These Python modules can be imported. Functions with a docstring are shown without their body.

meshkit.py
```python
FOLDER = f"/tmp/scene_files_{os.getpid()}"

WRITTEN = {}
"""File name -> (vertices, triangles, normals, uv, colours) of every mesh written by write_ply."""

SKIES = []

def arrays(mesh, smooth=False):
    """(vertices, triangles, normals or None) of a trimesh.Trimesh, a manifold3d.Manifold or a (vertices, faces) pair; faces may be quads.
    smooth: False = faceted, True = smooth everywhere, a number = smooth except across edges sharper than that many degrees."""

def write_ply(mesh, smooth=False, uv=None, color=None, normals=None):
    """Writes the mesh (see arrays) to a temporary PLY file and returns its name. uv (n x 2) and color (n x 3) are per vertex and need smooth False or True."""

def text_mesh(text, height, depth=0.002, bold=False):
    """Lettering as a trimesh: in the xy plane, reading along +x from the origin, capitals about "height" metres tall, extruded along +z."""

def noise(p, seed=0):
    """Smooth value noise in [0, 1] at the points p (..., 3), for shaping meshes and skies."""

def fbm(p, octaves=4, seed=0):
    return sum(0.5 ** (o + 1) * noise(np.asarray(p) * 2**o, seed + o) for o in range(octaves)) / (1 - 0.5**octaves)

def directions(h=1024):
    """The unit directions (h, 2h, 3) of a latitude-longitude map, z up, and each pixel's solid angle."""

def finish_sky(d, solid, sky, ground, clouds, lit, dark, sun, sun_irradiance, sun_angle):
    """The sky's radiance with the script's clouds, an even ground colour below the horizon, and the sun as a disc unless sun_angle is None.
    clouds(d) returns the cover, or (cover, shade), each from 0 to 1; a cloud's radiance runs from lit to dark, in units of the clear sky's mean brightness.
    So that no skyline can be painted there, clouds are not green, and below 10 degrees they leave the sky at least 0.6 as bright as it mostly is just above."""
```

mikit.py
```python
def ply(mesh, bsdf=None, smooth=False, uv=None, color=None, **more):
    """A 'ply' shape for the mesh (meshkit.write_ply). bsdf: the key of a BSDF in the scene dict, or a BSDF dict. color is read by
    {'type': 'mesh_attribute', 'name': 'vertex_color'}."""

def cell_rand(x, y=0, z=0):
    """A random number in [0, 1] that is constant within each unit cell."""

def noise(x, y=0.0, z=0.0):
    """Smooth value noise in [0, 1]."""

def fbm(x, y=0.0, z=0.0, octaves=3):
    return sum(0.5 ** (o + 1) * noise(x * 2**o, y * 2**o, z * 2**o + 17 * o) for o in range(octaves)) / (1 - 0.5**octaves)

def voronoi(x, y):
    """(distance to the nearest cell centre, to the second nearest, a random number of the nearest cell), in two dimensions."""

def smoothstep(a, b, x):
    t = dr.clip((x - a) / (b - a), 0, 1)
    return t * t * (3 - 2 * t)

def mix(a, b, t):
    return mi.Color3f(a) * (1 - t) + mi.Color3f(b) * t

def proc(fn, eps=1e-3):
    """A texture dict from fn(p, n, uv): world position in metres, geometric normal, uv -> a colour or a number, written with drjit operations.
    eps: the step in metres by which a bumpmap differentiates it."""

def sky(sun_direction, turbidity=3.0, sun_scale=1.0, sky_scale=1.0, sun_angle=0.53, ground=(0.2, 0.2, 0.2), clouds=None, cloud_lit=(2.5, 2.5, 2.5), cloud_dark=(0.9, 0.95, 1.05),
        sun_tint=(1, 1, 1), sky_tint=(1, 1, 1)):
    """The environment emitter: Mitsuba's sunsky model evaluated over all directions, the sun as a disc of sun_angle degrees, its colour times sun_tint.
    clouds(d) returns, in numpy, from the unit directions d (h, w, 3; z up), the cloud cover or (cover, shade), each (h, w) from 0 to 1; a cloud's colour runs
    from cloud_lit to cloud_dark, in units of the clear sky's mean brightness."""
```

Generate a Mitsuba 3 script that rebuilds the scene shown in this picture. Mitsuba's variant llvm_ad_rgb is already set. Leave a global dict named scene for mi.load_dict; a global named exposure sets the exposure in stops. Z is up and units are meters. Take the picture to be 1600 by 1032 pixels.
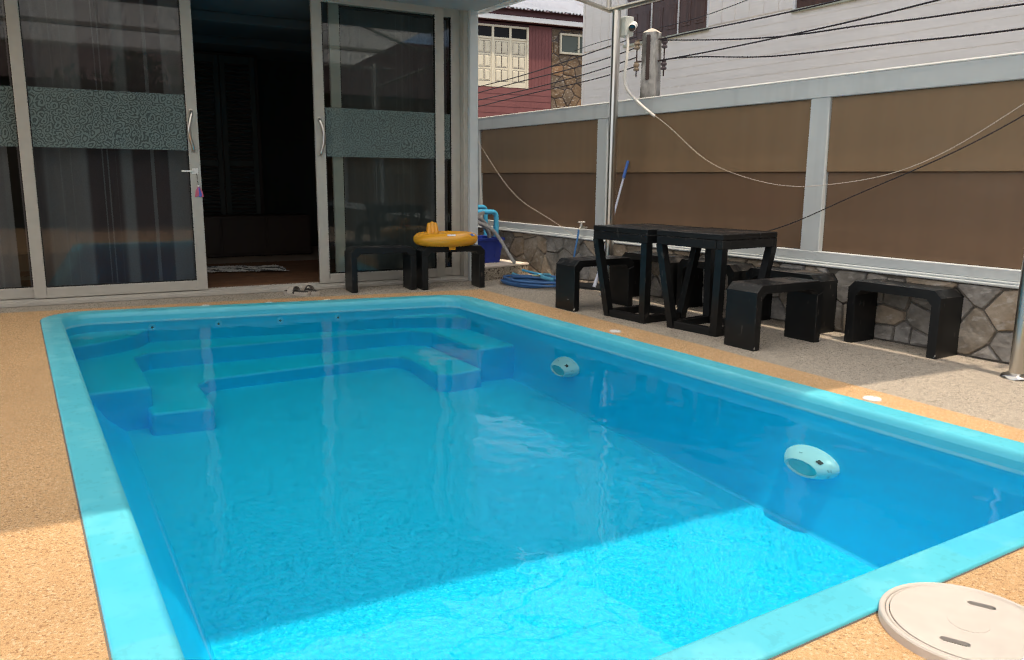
import math, random
import numpy as np, trimesh, shapely
from shapely.geometry import Polygon, box as sbox
from scipy.spatial import Voronoi
import drjit as dr
import mitsuba as mi
import mikit, meshkit
from mikit import proc, noise, fbm, voronoi, cell_rand, smoothstep, mix

random.seed(7); RNG = np.random.default_rng(7)
T4 = mi.ScalarTransform4f
scene, labels = {}, {}

# ------------------------------------------------------------------ camera, sky, exposure
EYE = np.array([0, 0, 1.15])
_yaw, _pitch, _roll = 0.55443, 0.18656, 0.0089253
_f = np.array([math.sin(_yaw)*math.cos(_pitch), math.cos(_yaw)*math.cos(_pitch), -math.sin(_pitch)])
_r = np.array([math.cos(_yaw), -math.sin(_yaw), 0]); _u = np.cross(_r, _f)
_up = math.cos(_roll)*_u - math.sin(_roll)*_r
scene['camera'] = {'type': 'perspective', 'fov': math.degrees(2*math.atan(800/1249.6)), 'fov_axis': 'x', 'near_clip': 0.05, 'far_clip': 600.0,
                   'to_world': T4().look_at(EYE.tolist(), (EYE + _f).tolist(), _up.tolist())}
exposure = 2.3
def clouds(d):
    p = d / np.maximum(d[..., 2:3], 0.12)
    n = meshkit.fbm(np.stack([p[..., 0]*0.9, p[..., 1]*0.9, p[..., 2]*0], -1) + 3.1, 5, 4)
    return np.clip((n - 0.40)*3.0, 0, 0.85), np.clip((n - 0.60)*2.0, 0, 0.45)
scene['sky'] = mikit.sky([-0.06, -0.343, 1.0], turbidity=3.5, sun_scale=0.44, sun_angle=0.9, clouds=clouds, cloud_lit=(4.2, 4.0, 3.75), sky_tint=(1.06, 1.0, 0.93))

# ------------------------------------------------------------------ materials
def C(*c): return mi.Color3f(*c)
def rgb(c): return {'type': 'rgb', 'value': list(c)}
def pri(c, rough=0.5, spec=0.5, metal=0.0, **k):
    return {'type': 'principled', 'base_color': c if isinstance(c, dict) else rgb(c), 'roughness': rough, 'specular': spec, 'metallic': metal, **k}
def two(b): return {'type': 'twosided', 'bsdf': b}
def mat(key, b, sided=True):
    scene['mat_' + key] = two(b) if sided else b
def bump(b, fn, scale, eps=1e-3):
    return {'type': 'bumpmap', 'arbitrary': proc(fn, eps), 'scale': scale, 'bsdf': b}
def dirty(c, amt=0.12, f=2.0, f2=14.0):
    """plain paint with uneven tone and small marks"""
    def fn(p, n, uv):
        a = fbm(p.x*f, p.y*f, p.z*f, 3) - 0.5
        b = fbm(p.x*f2, p.y*f2, p.z*f2, 2) - 0.5
        return C(*c)*(1 + amt*1.6*a + amt*0.8*b)
    return proc(fn)
def pebbles(cols, f, dark, grain=0.6):
    def fn(p, n, uv):
        d1, d2, w = voronoi(p.x*f, p.y*f)
        e1, e2, w2 = voronoi(p.x*f*0.47 + 9, p.y*f*0.47 + 3)
        c = mix(cols[0], cols[1], w)
        c = mix(c, cols[2], smoothstep(0.80, 0.95, w2)*0.55)
        c = mix(c, dark, smoothstep(0.86, 0.95, 1 - w2)*0.75)
        c = c*(1 - grain*smoothstep(0.28, 0.0, d2 - d1))
        s = fbm(p.x*1.3, p.y*1.3, 0.5, 3) - 0.5
        t = fbm(p.x*0.5 + 5, p.y*0.5, 3.5, 2) - 0.5
        return c*(1 + 0.32*s + 0.28*t)
    return proc(fn)
def side_pebbles(f):
    def fn(p, n, uv):
        d1, d2, w = voronoi((p.x*0.9 + p.y*0.45)*f, p.z*f)
        c = mix(mix((0.30, 0.25, 0.19), (0.48, 0.41, 0.32), w), (0.10, 0.075, 0.055), smoothstep(0.72, 0.85, cell_rand(w*977)))
        return c*(1 - 0.5*smoothstep(0.28, 0.0, d2 - d1))
    return proc(fn)
def pebble_h(f):
    def fn(p, n, uv):
        d1, d2, w = voronoi(p.x*f, p.y*f)
        return (smoothstep(0.0, 0.55, d2 - d1) + 0.35*w)*(1 + 0*p.z)
    return fn
mat('orange_pebble', bump(pri(pebbles([(0.52, 0.30, 0.135), (0.64, 0.42, 0.22), (0.74, 0.57, 0.38)], 330.0, (0.34, 0.19, 0.085), 0.36), 0.75, 0.3), pebble_h(330.0), 0.0007, 2.5e-4))
mat('grey_pebble', bump(pri(pebbles([(0.37, 0.315, 0.25), (0.48, 0.415, 0.335), (0.57, 0.52, 0.44)], 180.0, (0.17, 0.14, 0.11), 0.42), 0.7, 0.3), pebble_h(180.0), 0.0013, 4e-4))
mat('plinth_pebble', pri(side_pebbles(55.0), 0.8, 0.3))
mat('soil', pri((0.16, 0.14, 0.11), 0.9, 0.1))
def _shell(p, n, uv):
    a = fbm(p.x*2.2, p.y*2.2, p.z*2.2, 3)
    c = mix((0.070, 0.45, 0.57), (0.095, 0.51, 0.61), a)
    c = mix(c, (0.004, 0.53, 0.80), smoothstep(-0.05, -0.11, p.z))  # blue of light scattered in water, painted into the wall below the waterline
    w = fbm(p.x*9, p.y*9, p.z*9 + 4, 3)
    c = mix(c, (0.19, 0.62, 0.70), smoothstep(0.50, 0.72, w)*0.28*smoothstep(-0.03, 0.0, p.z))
    g = fbm(p.x*45, p.y*45, p.z*20, 3)
    c = c*(1 - 0.07*smoothstep(0.58, 0.70, g)*smoothstep(0.004, 0.012, p.z))
    c = mix(c, (0.30, 0.50, 0.50), smoothstep(-0.066, -0.070, p.z)*smoothstep(-0.088, -0.084, p.z)*(0.25 + 0.5*fbm(p.x*8, p.y*8, 2.0, 2)))
    q = smoothstep(2.02, 2.05, p.y + 0.03*w)*smoothstep(2.55, 2.52, p.y + 0.02*w)*smoothstep(0.3, 0.28, p.x)
    q2 = smoothstep(2.42, 2.46, p.x + 0.05*w)*smoothstep(2.98, 2.93, p.x)*smoothstep(1.40, 1.38, p.y)*smoothstep(1.17, 1.2, p.y - 0.03*w)
    return mix(c, (0.045, 0.45, 0.72), dr.clip(q + q2, 0, 1)*0.55*smoothstep(-0.03, 0.0, p.z))
mat('fibreglass', pri(proc(_shell), 0.28, 0.5))
def _caust(p, n, uv):
    wx = fbm(p.x*5, p.y*5, 1.0, 2)*0.9
    wy = fbm(p.x*5 + 7, p.y*5, 4.0, 2)*0.9
    d1, d2, w = voronoi(p.x*19 + wx, p.y*19 + wy)
    e1, e2, v = voronoi(p.x*34 + 1.5*wy, p.y*34 + 1.5*wx)
    return dr.sqrt(d1*d1 + 0.02) + 0.5*dr.sqrt(e1*e1 + 0.02) + 0*p.z
def _floor(p, n, uv):
    a = fbm(p.x*1.2, p.y*1.2, 2.0, 3)
    return mix((0.004, 0.57, 0.84), (0.008, 0.61, 0.86), a)
mat('fibreglass_floor', bump(pri(proc(_floor), 0.5, 0.3), _caust, 0.024, 1.5e-3))
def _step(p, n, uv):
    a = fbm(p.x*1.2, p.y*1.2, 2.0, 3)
    return mix(mix((0.004, 0.52, 0.82), (0.008, 0.54, 0.84), a), mix((0.004, 0.59, 0.80), (0.008, 0.62, 0.82), a), smoothstep(0.55, 0.85, n.z))  # same gelcoat; shade on the risers is put into the colour via the normal
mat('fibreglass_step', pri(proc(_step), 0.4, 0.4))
scene['mat_water_mat'] = {'type': 'thindielectric', 'int_ior': 1.33, 'specular_transmittance': rgb((0.74, 0.96, 1.0)), 'specular_reflectance': 0.29}
mat('lamp_white', pri(dirty((0.46, 0.66, 0.66), 0.1), 0.35))
mat('lamp_lens', pri((0.05, 0.46, 0.48), 0.2, 0.5))
mat('dark_print', pri((0.03, 0.035, 0.035), 0.6))
mat('grey_print', pri((0.25, 0.42, 0.42), 0.6))
mat('jet_white', pri((0.10, 0.58, 0.80), 0.3))
mat('white_plastic', pri(dirty((0.74, 0.72, 0.68), 0.1, 8, 40), 0.4))
mat('lid_plastic', bump(pri(dirty((0.52, 0.475, 0.425), 0.10, 5, 30), 0.5, 0.4), lambda p, n, uv: fbm(p.x*120, p.y*120, p.z*120, 2), 0.0006, 1e-3))
mat('hole_dark', pri((0.03, 0.022, 0.02), 0.9, 0.1))
mat('aluminium', pri(dirty((0.46, 0.43, 0.375), 0.09, 1.5, 20), 0.38, 0.5))
mat('gasket', pri((0.012, 0.012, 0.012), 0.6))
scene['mat_pane_glass'] = {'type': 'thindielectric', 'int_ior': 1.5, 'specular_transmittance': rgb((0.66, 0.72, 0.70)), 'specular_reflectance': 0.52}
scene['mat_clear_glass'] = {'type': 'thindielectric', 'int_ior': 1.5, 'specular_transmittance': rgb((0.30, 0.33, 0.33))}
def _frost(p, n, uv):
    s = p.x*0.9917 - p.y*0.1290
    wx, wz = fbm(s*9, p.z*9, 1.0, 2)*1.1, fbm(s*9 + 9, p.z*9, 6.0, 2)*1.1
    d1, d2, w = voronoi(s*16 + wx, p.z*16 + wz)
    ring = 0.5 + 0.5*dr.sin(d1*17.0 + w*6.28 + 3.0*noise(s*40, p.z*40))
    a = smoothstep(0.25, 0.60, ring)*(0.6 + 0.4*smoothstep(0.0, 0.12, d2 - d1))
    return 0.34 + 0.56*a
scene['mat_frosted_film'] = {'type': 'blendbsdf', 'weight': proc(_frost), 'a': {'type': 'null'}, 'b': {'type': 'twosided', 'bsdf': pri((0.16, 0.21, 0.20), 0.7, 0.3)}}
def _curt(p, n, uv):
    s = p.x*0.9917 - p.y*0.1290
    a = smoothstep(0.78, 0.9, noise(s*46))
    b = smoothstep(0.45, 0.6, noise(s*7 + 3))
    thread = 0.9 + 0.2*noise(s*300, p.z*260)
    c = mix((0.205, 0.185, 0.20), (0.090, 0.064, 0.072), b)
    return mix(c, (0.28, 0.27, 0.29), a*0.45)*thread
mat('curtain_cloth', pri(proc(_curt), 0.9, 0.15))
mat('house_paint', pri(dirty((0.58, 0.61, 0.61), 0.08), 0.6))
mat('soffit_grey', pri(dirty((0.30, 0.33, 0.33), 0.1), 0.7))
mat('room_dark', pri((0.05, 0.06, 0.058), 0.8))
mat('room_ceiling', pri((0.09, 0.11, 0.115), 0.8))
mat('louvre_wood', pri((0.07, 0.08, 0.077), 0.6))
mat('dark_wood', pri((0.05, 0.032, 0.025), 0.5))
def _tile(p, n, uv):
    g = fbm(p.x*3, p.y*26, 0.3, 3)
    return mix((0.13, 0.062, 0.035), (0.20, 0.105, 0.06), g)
mat('brown_tile', pri(proc(_tile), 0.3, 0.5))
mat('grout', pri((0.22, 0.17, 0.13), 0.9))
def _rug(p, n, uv):
    s = noise((p.x*0.8 + p.y*0.6)*34, (p.y*0.8 - p.x*0.6)*7)
    return mix((0.10, 0.10, 0.10), (0.55, 0.53, 0.50), smoothstep(0.4, 0.55, s))
mat('rug_cloth', pri(proc(_rug), 0.95, 0.1))
def _black(p, n, uv):
    a = fbm(p.x*6, p.y*6, p.z*6, 3)
    w = fbm(p.x*38 + 3, p.y*38, p.z*38, 3)
    up = smoothstep(0.6, 0.95, n.z)
    c = mix((0.0045, 0.005, 0.0055), (0.009, 0.0095, 0.010), a)
    m = dr.maximum(dr.maximum(dr.abs(n.x), dr.abs(n.y)), dr.abs(n.z))
    edge = smoothstep(0.90, 0.76, m)*smoothstep(0.52, 0.74, fbm(p.x*26, p.y*26, p.z*26, 3))
    c = mix(c, (0.14, 0.125, 0.11), edge*0.25)
    scr = smoothstep(0.80, 0.86, noise(p.x*9 + p.y*60, p.y*9 - p.x*60, p.z*14))*smoothstep(0.5, 0.7, a)
    return mix(c, (0.16, 0.13, 0.11), dr.clip(up*smoothstep(0.54, 0.70, a)*0.35 + smoothstep(0.74, 0.80, w)*0.5*up + scr*0.25, 0, 1))
def _blackr(p, n, uv): return 0.27 + 0.22*fbm(p.x*9, p.y*9, p.z*9, 3)
mat('black_paint', {'type': 'principled', 'base_color': proc(_black), 'roughness': proc(_blackr), 'specular': 0.38})
mat('bare_chip', pri((0.62, 0.58, 0.52), 0.8))
mat('steel', pri((0.62, 0.60, 0.56), 0.20, 0.5, 1.0))
mat('steel_dull', pri((0.50, 0.48, 0.43), 0.34, 0.5, 1.0))
mat('galvanised', pri(dirty((0.46, 0.46, 0.44), 0.2, 4, 20), 0.45, 0.5, 0.4))
def _fence_w(p, n, uv):
    a = fbm(p.y*1.2, p.z*1.5, p.x, 3)
    s = fbm(p.y*10, p.z*1.2, 2.0, 3)
    return C(0.48, 0.51, 0.515)*(0.94 + 0.14*a)*(1 - 0.06*smoothstep(0.55, 0.75, s))
mat('fence_grey', bump(pri(proc(_fence_w), 0.7, 0.3), lambda p, n, uv: fbm(p.x*60, p.y*60, p.z*60, 2), 0.0015, 2e-3))
mat('cap_render', pri(dirty((0.82, 0.80, 0.75), 0.1), 0.8))
def brown(key, c0, c1):
    def fn(p, n, uv):
        a = fbm(p.y*0.7, p.z*0.9, 1.0, 3)
        s = fbm(p.y*16, p.z*1.4, 2.0, 3)
        k = fbm(p.y*3 + 5, p.z*5, 7.0, 4)
        c = mix(c0, c1, a)*(1 + 0.12*(s - 0.5))
        c = mix(c, C(0.24, 0.19, 0.15), smoothstep(0.60, 0.72, k)*0.07)
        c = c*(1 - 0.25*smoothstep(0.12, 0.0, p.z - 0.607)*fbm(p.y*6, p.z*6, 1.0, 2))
        r = smoothstep(0.45, 0.1, dr.sqrt(dr.square(p.y - 4.75)*3 + dr.square(p.z - 0.98)*9))
        return mix(c, (0.19, 0.09, 0.07), r*0.3*fbm(p.y*9, p.z*9, 0.0, 3))
    mat(key, bump(pri(proc(fn), 0.55, 0.4), lambda p, n, uv: fbm(p.x*35, p.y*35, p.z*35, 3), 0.0018, 2e-3))
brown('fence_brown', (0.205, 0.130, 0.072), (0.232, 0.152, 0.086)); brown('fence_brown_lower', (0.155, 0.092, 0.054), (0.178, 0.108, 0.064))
mat('mortar', bump(pri(dirty((0.145, 0.13, 0.11), 0.3, 4, 30), 0.95, 0.1), lambda p, n, uv: fbm(p.x*90, p.y*90, p.z*90, 2), 0.003, 2e-3))
def stone_mat(key, c, c2):
    def fn(p, n, uv):
        a = fbm(p.x*7, p.y*7, p.z*7, 4); b = fbm(p.x*40 + 5, p.y*40, p.z*40, 3)
        v = fbm(p.x*16, p.y*16 + p.z*9, p.z*22, 3)
        k = mix(c, c2, smoothstep(0.3, 0.7, a))*(0.72 + 0.56*b)
        return mix(k, C(0.50, 0.47, 0.43), smoothstep(0.60, 0.74, v)*0.5)
    mat(key, bump(pri(proc(fn), 0.85, 0.25), lambda p, n, uv: fbm(p.x*28, p.y*28, p.z*28, 4), 0.016, 2e-3))
STONES = []
for i, (c, c2) in enumerate([((0.24, 0.20, 0.155), (0.34, 0.30, 0.25)), ((0.20, 0.185, 0.17), (0.33, 0.31, 0.285)), ((0.28, 0.22, 0.16), (0.36, 0.30, 0.235)), ((0.17, 0.155, 0.135), (0.29, 0.265, 0.235))]):
    stone_mat(f'wall_stone_{i}', c, c2); STONES.append(f'wall_stone_{i}')
RSTONES = []
for i, (c, c2) in enumerate([((0.13, 0.085, 0.05), (0.20, 0.135, 0.08)), ((0.12, 0.088, 0.06), (0.17, 0.125, 0.085)), ((0.19, 0.105, 0.055), (0.25, 0.15, 0.08))]):
    stone_mat(f'brown_stone_{i}', c, c2); RSTONES.append(f'brown_stone_{i}')
mat('blue_pvc', pri(dirty((0.07, 0.40, 0.66), 0.12, 9, 40), 0.35))
mat('blue_hose', pri(dirty((0.05, 0.15, 0.36), 0.2, 9, 40), 0.3))
mat('light_hose', pri(dirty((0.10, 0.38, 0.55), 0.2, 9, 40), 0.35))
mat('yellow_hose', pri((0.58, 0.55, 0.30), 0.5))
def _rib(p, n, uv): return dr.sin(p.z*520 + p.y*140 + p.x*260)
mat('grey_hose', bump(pri(dirty((0.46, 0.45, 0.43), 0.15, 9, 40), 0.5), _rib, 0.0009, 1e-3))
mat('blue_plastic', pri(dirty((0.022, 0.045, 0.30), 0.2, 6, 30), 0.4))
mat('squeegee_blue', pri((0.05, 0.13, 0.42), 0.35))
mat('pale_blue_plastic', pri((0.50, 0.54, 0.66), 0.4))
mat('rubber', pri((0.02, 0.02, 0.02), 0.7))
mat('ring_vinyl', pri(dirty((0.80, 0.37, 0.025), 0.08, 5, 22), 0.25, 0.6))
mat('ring_print', pri((0.10, 0.16, 0.45), 0.3))
mat('ring_white', pri((0.75, 0.72, 0.68), 0.3))
mat('sandal_sole', pri((0.44, 0.39, 0.33), 0.7))
mat('sandal_dark', pri((0.055, 0.048, 0.042), 0.7))
mat('pink_charm', pri((0.55, 0.12, 0.20), 0.6)); mat('blue_charm', pri((0.10, 0.13, 0.50), 0.6))
def _siding(p, n, uv):
    a = fbm(p.y*0.8, p.z*3, 1.0, 3); s = fbm(p.y*5, p.z*60, 2.0, 2)
    return C(0.90, 0.85, 0.775)*(0.95 + 0.12*a + 0.06*s)
mat('white_siding', bump(pri(proc(_siding), 0.6, 0.3), lambda p, n, uv: fbm(p.y*3, p.z*70, p.x*3, 2), 0.002, 2e-3))
mat('white_trim', pri(dirty((0.80, 0.79, 0.77), 0.08), 0.6))
mat('sill_green', pri((0.46, 0.48, 0.38), 0.6))
def _shutter(p, n, uv):
    g = fbm(p.y*22, p.z*2.5, p.x*3, 3)
    return mix((0.050, 0.022, 0.015), (0.115, 0.052, 0.036), g)
mat('shutter_wood', pri(proc(_shutter), 0.35, 0.5))
def _red(p, n, uv):
    a = fbm(p.x*0.7, p.y*0.7, p.z*0.9, 3); s = fbm(p.x*7, p.y*7, p.z*2, 2)
    return mix((0.155, 0.052, 0.050), (0.20, 0.074, 0.070), a)*(0.9 + 0.2*s)
mat('red_paint', pri(proc(_red), 0.6, 0.3))
mat('maroon_trim', pri((0.075, 0.022, 0.026), 0.6))
mat('cream_paint', pri(dirty((0.64, 0.58, 0.44), 0.08), 0.55))
mat('dark_glass', pri((0.008, 0.008, 0.009), 0.35, 0.12))
mat('grey_blind', pri((0.085, 0.10, 0.085), 0.5, 0.3))
def _roofm(p, n, uv):
    a = fbm(p.x*0.6, p.y*0.6, p.z*0.3, 3); r = fbm(p.x*2.5, p.y*0.6, 3.0, 3)
    return mix(mix((0.34, 0.35, 0.37), (0.48, 0.49, 0.52), a), (0.32, 0.22, 0.16), smoothstep(0.62, 0.8, r)*0.4)
mat('zinc_roof', pri(proc(_roofm), 0.5, 0.4, 0.1))
def _conc(p, n, uv):
    a = fbm(p.x*10, p.y*10, p.z*3, 4); b = fbm(p.x*60, p.y*60, p.z*18, 3)
    return mix((0.12, 0.117, 0.108), (0.36, 0.36, 0.35), smoothstep(0.35, 0.65, a))*(0.75 + 0.5*b)
mat('pole_concrete', bump(pri(proc(_conc), 0.9, 0.2), lambda p, n, uv: fbm(p.x*40, p.y*40, p.z*30, 3), 0.008, 2e-3))
mat('pale_concrete', pri(dirty((0.60, 0.52, 0.43), 0.15), 0.9))
mat('rust_iron', pri((0.045, 0.028, 0.025), 0.7))
mat('wire_black', pri((0.018, 0.014, 0.018), 0.5))
mat('wire_pale', pri((0.50, 0.44, 0.38), 0.5))
mat('porcelain', pri((0.10, 0.08, 0.09), 0.3)); mat('porcelain_tan', pri((0.26, 0.20, 0.14), 0.3))
mat('conduit_white', pri(dirty((0.66, 0.62, 0.56), 0.1), 0.45))
mat('box_grey', pri(dirty((0.48, 0.50, 0.47), 0.12), 0.5))
mat('lens_black', pri((0.01, 0.01, 0.012), 0.1, 0.8))
scene['mat_roof_sheet'] = {'type': 'principledthin', 'base_color': rgb((0.88, 0.88, 0.86)), 'roughness': 0.6, 'diff_trans': 1.5, 'spec_trans': 0.0, 'eta': 1.4}  # canopy sheet; its translucency is added as fill light for the shade below
mat('rear_paint', pri(dirty((0.20, 0.15, 0.11), 0.15), 0.7))
mat('bark', pri((0.10, 0.075, 0.055), 0.9))
LEAVES = []
for i, c in enumerate([(0.05, 0.11, 0.025), (0.075, 0.15, 0.035), (0.035, 0.085, 0.03)]):
    scene[f'mat_leaf_{i}'] = {'type': 'principledthin', 'base_color': rgb(c), 'roughness': 0.5, 'diff_trans': 0.7}; LEAVES.append(f'leaf_{i}')

# ------------------------------------------------------------------ mesh helpers
def xf(m, M4):
    m = m.copy(); m.apply_transform(M4); return m
def Tm(x=0, y=0, z=0, rz=0.0, ry=0.0, rx=0.0, s=None):
    M4 = trimesh.transformations.euler_matrix(rx, ry, rz, 'sxyz')
    M4[:3, 3] = (x, y, z)
    return M4
def frame(o, ex, ey):
    ex = np.asarray(ex, float); ex = ex/np.linalg.norm(ex)
    ey = np.asarray(ey, float); ey = ey - ex*(ey @ ex); ey = ey/np.linalg.norm(ey)
    M4 = np.eye(4); M4[:3, 0] = ex; M4[:3, 1] = ey; M4[:3, 2] = np.cross(ex, ey); M4[:3, 3] = o
    return M4
def cat(*ms):
    ms = [m for a in ms for m in (a if isinstance(a, (list, tuple)) else [a])]
    return trimesh.util.concatenate(ms) if len(ms) > 1 else ms[0]
def hull(pts):
    return trimesh.convex.convex_hull(np.asarray(pts, float))
def cbox(x0, x1, y0, y1, z0, z1, b=0.004):
    """box with chamfered edges"""
    b = min(b, 0.45*min(x1-x0, y1-y0, z1-z0))
    if b <= 0:
        return trimesh.creation.box(bounds=[[x0, y0, z0], [x1, y1, z1]])
    P = []
    for X, sx in ((x0, 1), (x1, -1)):
        for Y, sy in ((y0, 1), (y1, -1)):
            for Z, sz in ((z0, 1), (z1, -1)):
                P += [(X + sx*b, Y + sy*b, Z), (X + sx*b, Y, Z + sz*b), (X, Y + sy*b, Z + sz*b)]
    return hull(P)
def tube(pts, r, sides=10, caps=True):
    p = np.asarray(pts, float); n = len(p)
    r = np.broadcast_to(r, (n,))
    t = np.gradient(p, axis=0); t /= np.linalg.norm(t, axis=1, keepdims=True) + 1e-12
    a = np.cross(t[0], [0, 0, 1] if abs(t[0][2]) < 0.9 else [1, 0, 0]); a /= np.linalg.norm(a)
    V = []
    for i in range(n):
        a = a - t[i]*(a @ t[i]); a /= np.linalg.norm(a); b = np.cross(t[i], a)
        ang = np.arange(sides)*2*np.pi/sides
        V.append(p[i] + r[i]*(np.cos(ang)[:, None]*a + np.sin(ang)[:, None]*b))
    F = []
    for i in range(n-1):
        for j in range(sides):
            q = [i*sides+j, i*sides+(j+1) % sides, (i+1)*sides+(j+1) % sides, (i+1)*sides+j]
            F += [[q[0], q[1], q[2]], [q[0], q[2], q[3]]]
    V = np.vstack(V)
    if caps:
        V = np.vstack([V, p[0], p[-1]]); k = n*sides
        for j in range(sides):
            F += [[k, (j+1) % sides, j], [k+1, (n-1)*sides+j, (n-1)*sides+(j+1) % sides]]
    return trimesh.Trimesh(V, np.array(F), process=False)
def spline(pts, n=40):
    from scipy.interpolate import CubicSpline, PchipInterpolator
    p = np.asarray(pts, float); d = np.r_[0, np.cumsum(np.linalg.norm(np.diff(p, axis=0), axis=1))]
    return CubicSpline(d, p)(np.linspace(0, d[-1], n))
def arc_bend(pts, r, k=6):
    """polyline with rounded corners"""
    p = [np.asarray(q, float) for q in pts]; out = [p[0]]
    for i in range(1, len(p)-1):
        a, b = p[i-1]-p[i], p[i+1]-p[i]; la, lb = np.linalg.norm(a), np.linalg.norm(b)
        rr = min(r, 0.45*la, 0.45*lb); A, B = p[i]+a/la*rr, p[i]+b/lb*rr
        for t in np.linspace(0, 1, k):
            out.append((1-t)**2*A + 2*t*(1-t)*p[i] + t*t*B)
    out.append(p[-1]); return np.array(out)
def lathe(prof, sides=32, start=0):
    prof = np.asarray(prof, float)
    ang = np.arange(sides)*2*np.pi/sides
    V = np.stack([prof[:, 0:1]*np.cos(ang), prof[:, 0:1]*np.sin(ang), np.broadcast_to(prof[:, 1:2], (len(prof), sides))], -1).reshape(-1, 3)
    F = []
    for i in range(len(prof)-1):
        for j in range(sides):
            q = [i*sides+j, i*sides+(j+1) % sides, (i+1)*sides+(j+1) % sides, (i+1)*sides+j]
            F += [[q[0], q[1], q[2]], [q[0], q[2], q[3]]]
    m = trimesh.Trimesh(V, np.array(F), process=False); m.merge_vertices(); m.update_faces(m.nondegenerate_faces()); return m
def poly_pts(pg):
    c = np.array(pg.exterior.coords)[:-1]
    return c if pg.exterior.is_ccw else c[::-1]
def offset_pts(c, d):
    e = np.roll(c, -1, 0) - c; e /= np.linalg.norm(e, axis=1, keepdims=True) + 1e-12
    nrm = np.stack([-e[:, 1], e[:, 0]], 1); m = nrm + np.roll(nrm, 1, 0)
    m /= np.maximum((m*m).sum(1, keepdims=True), 0.3)/2
    return c + m*d
def cap_tris(c):
    v, f = trimesh.creation.triangulate_polygon(Polygon(c), engine='earcut')
    return v, f
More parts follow.
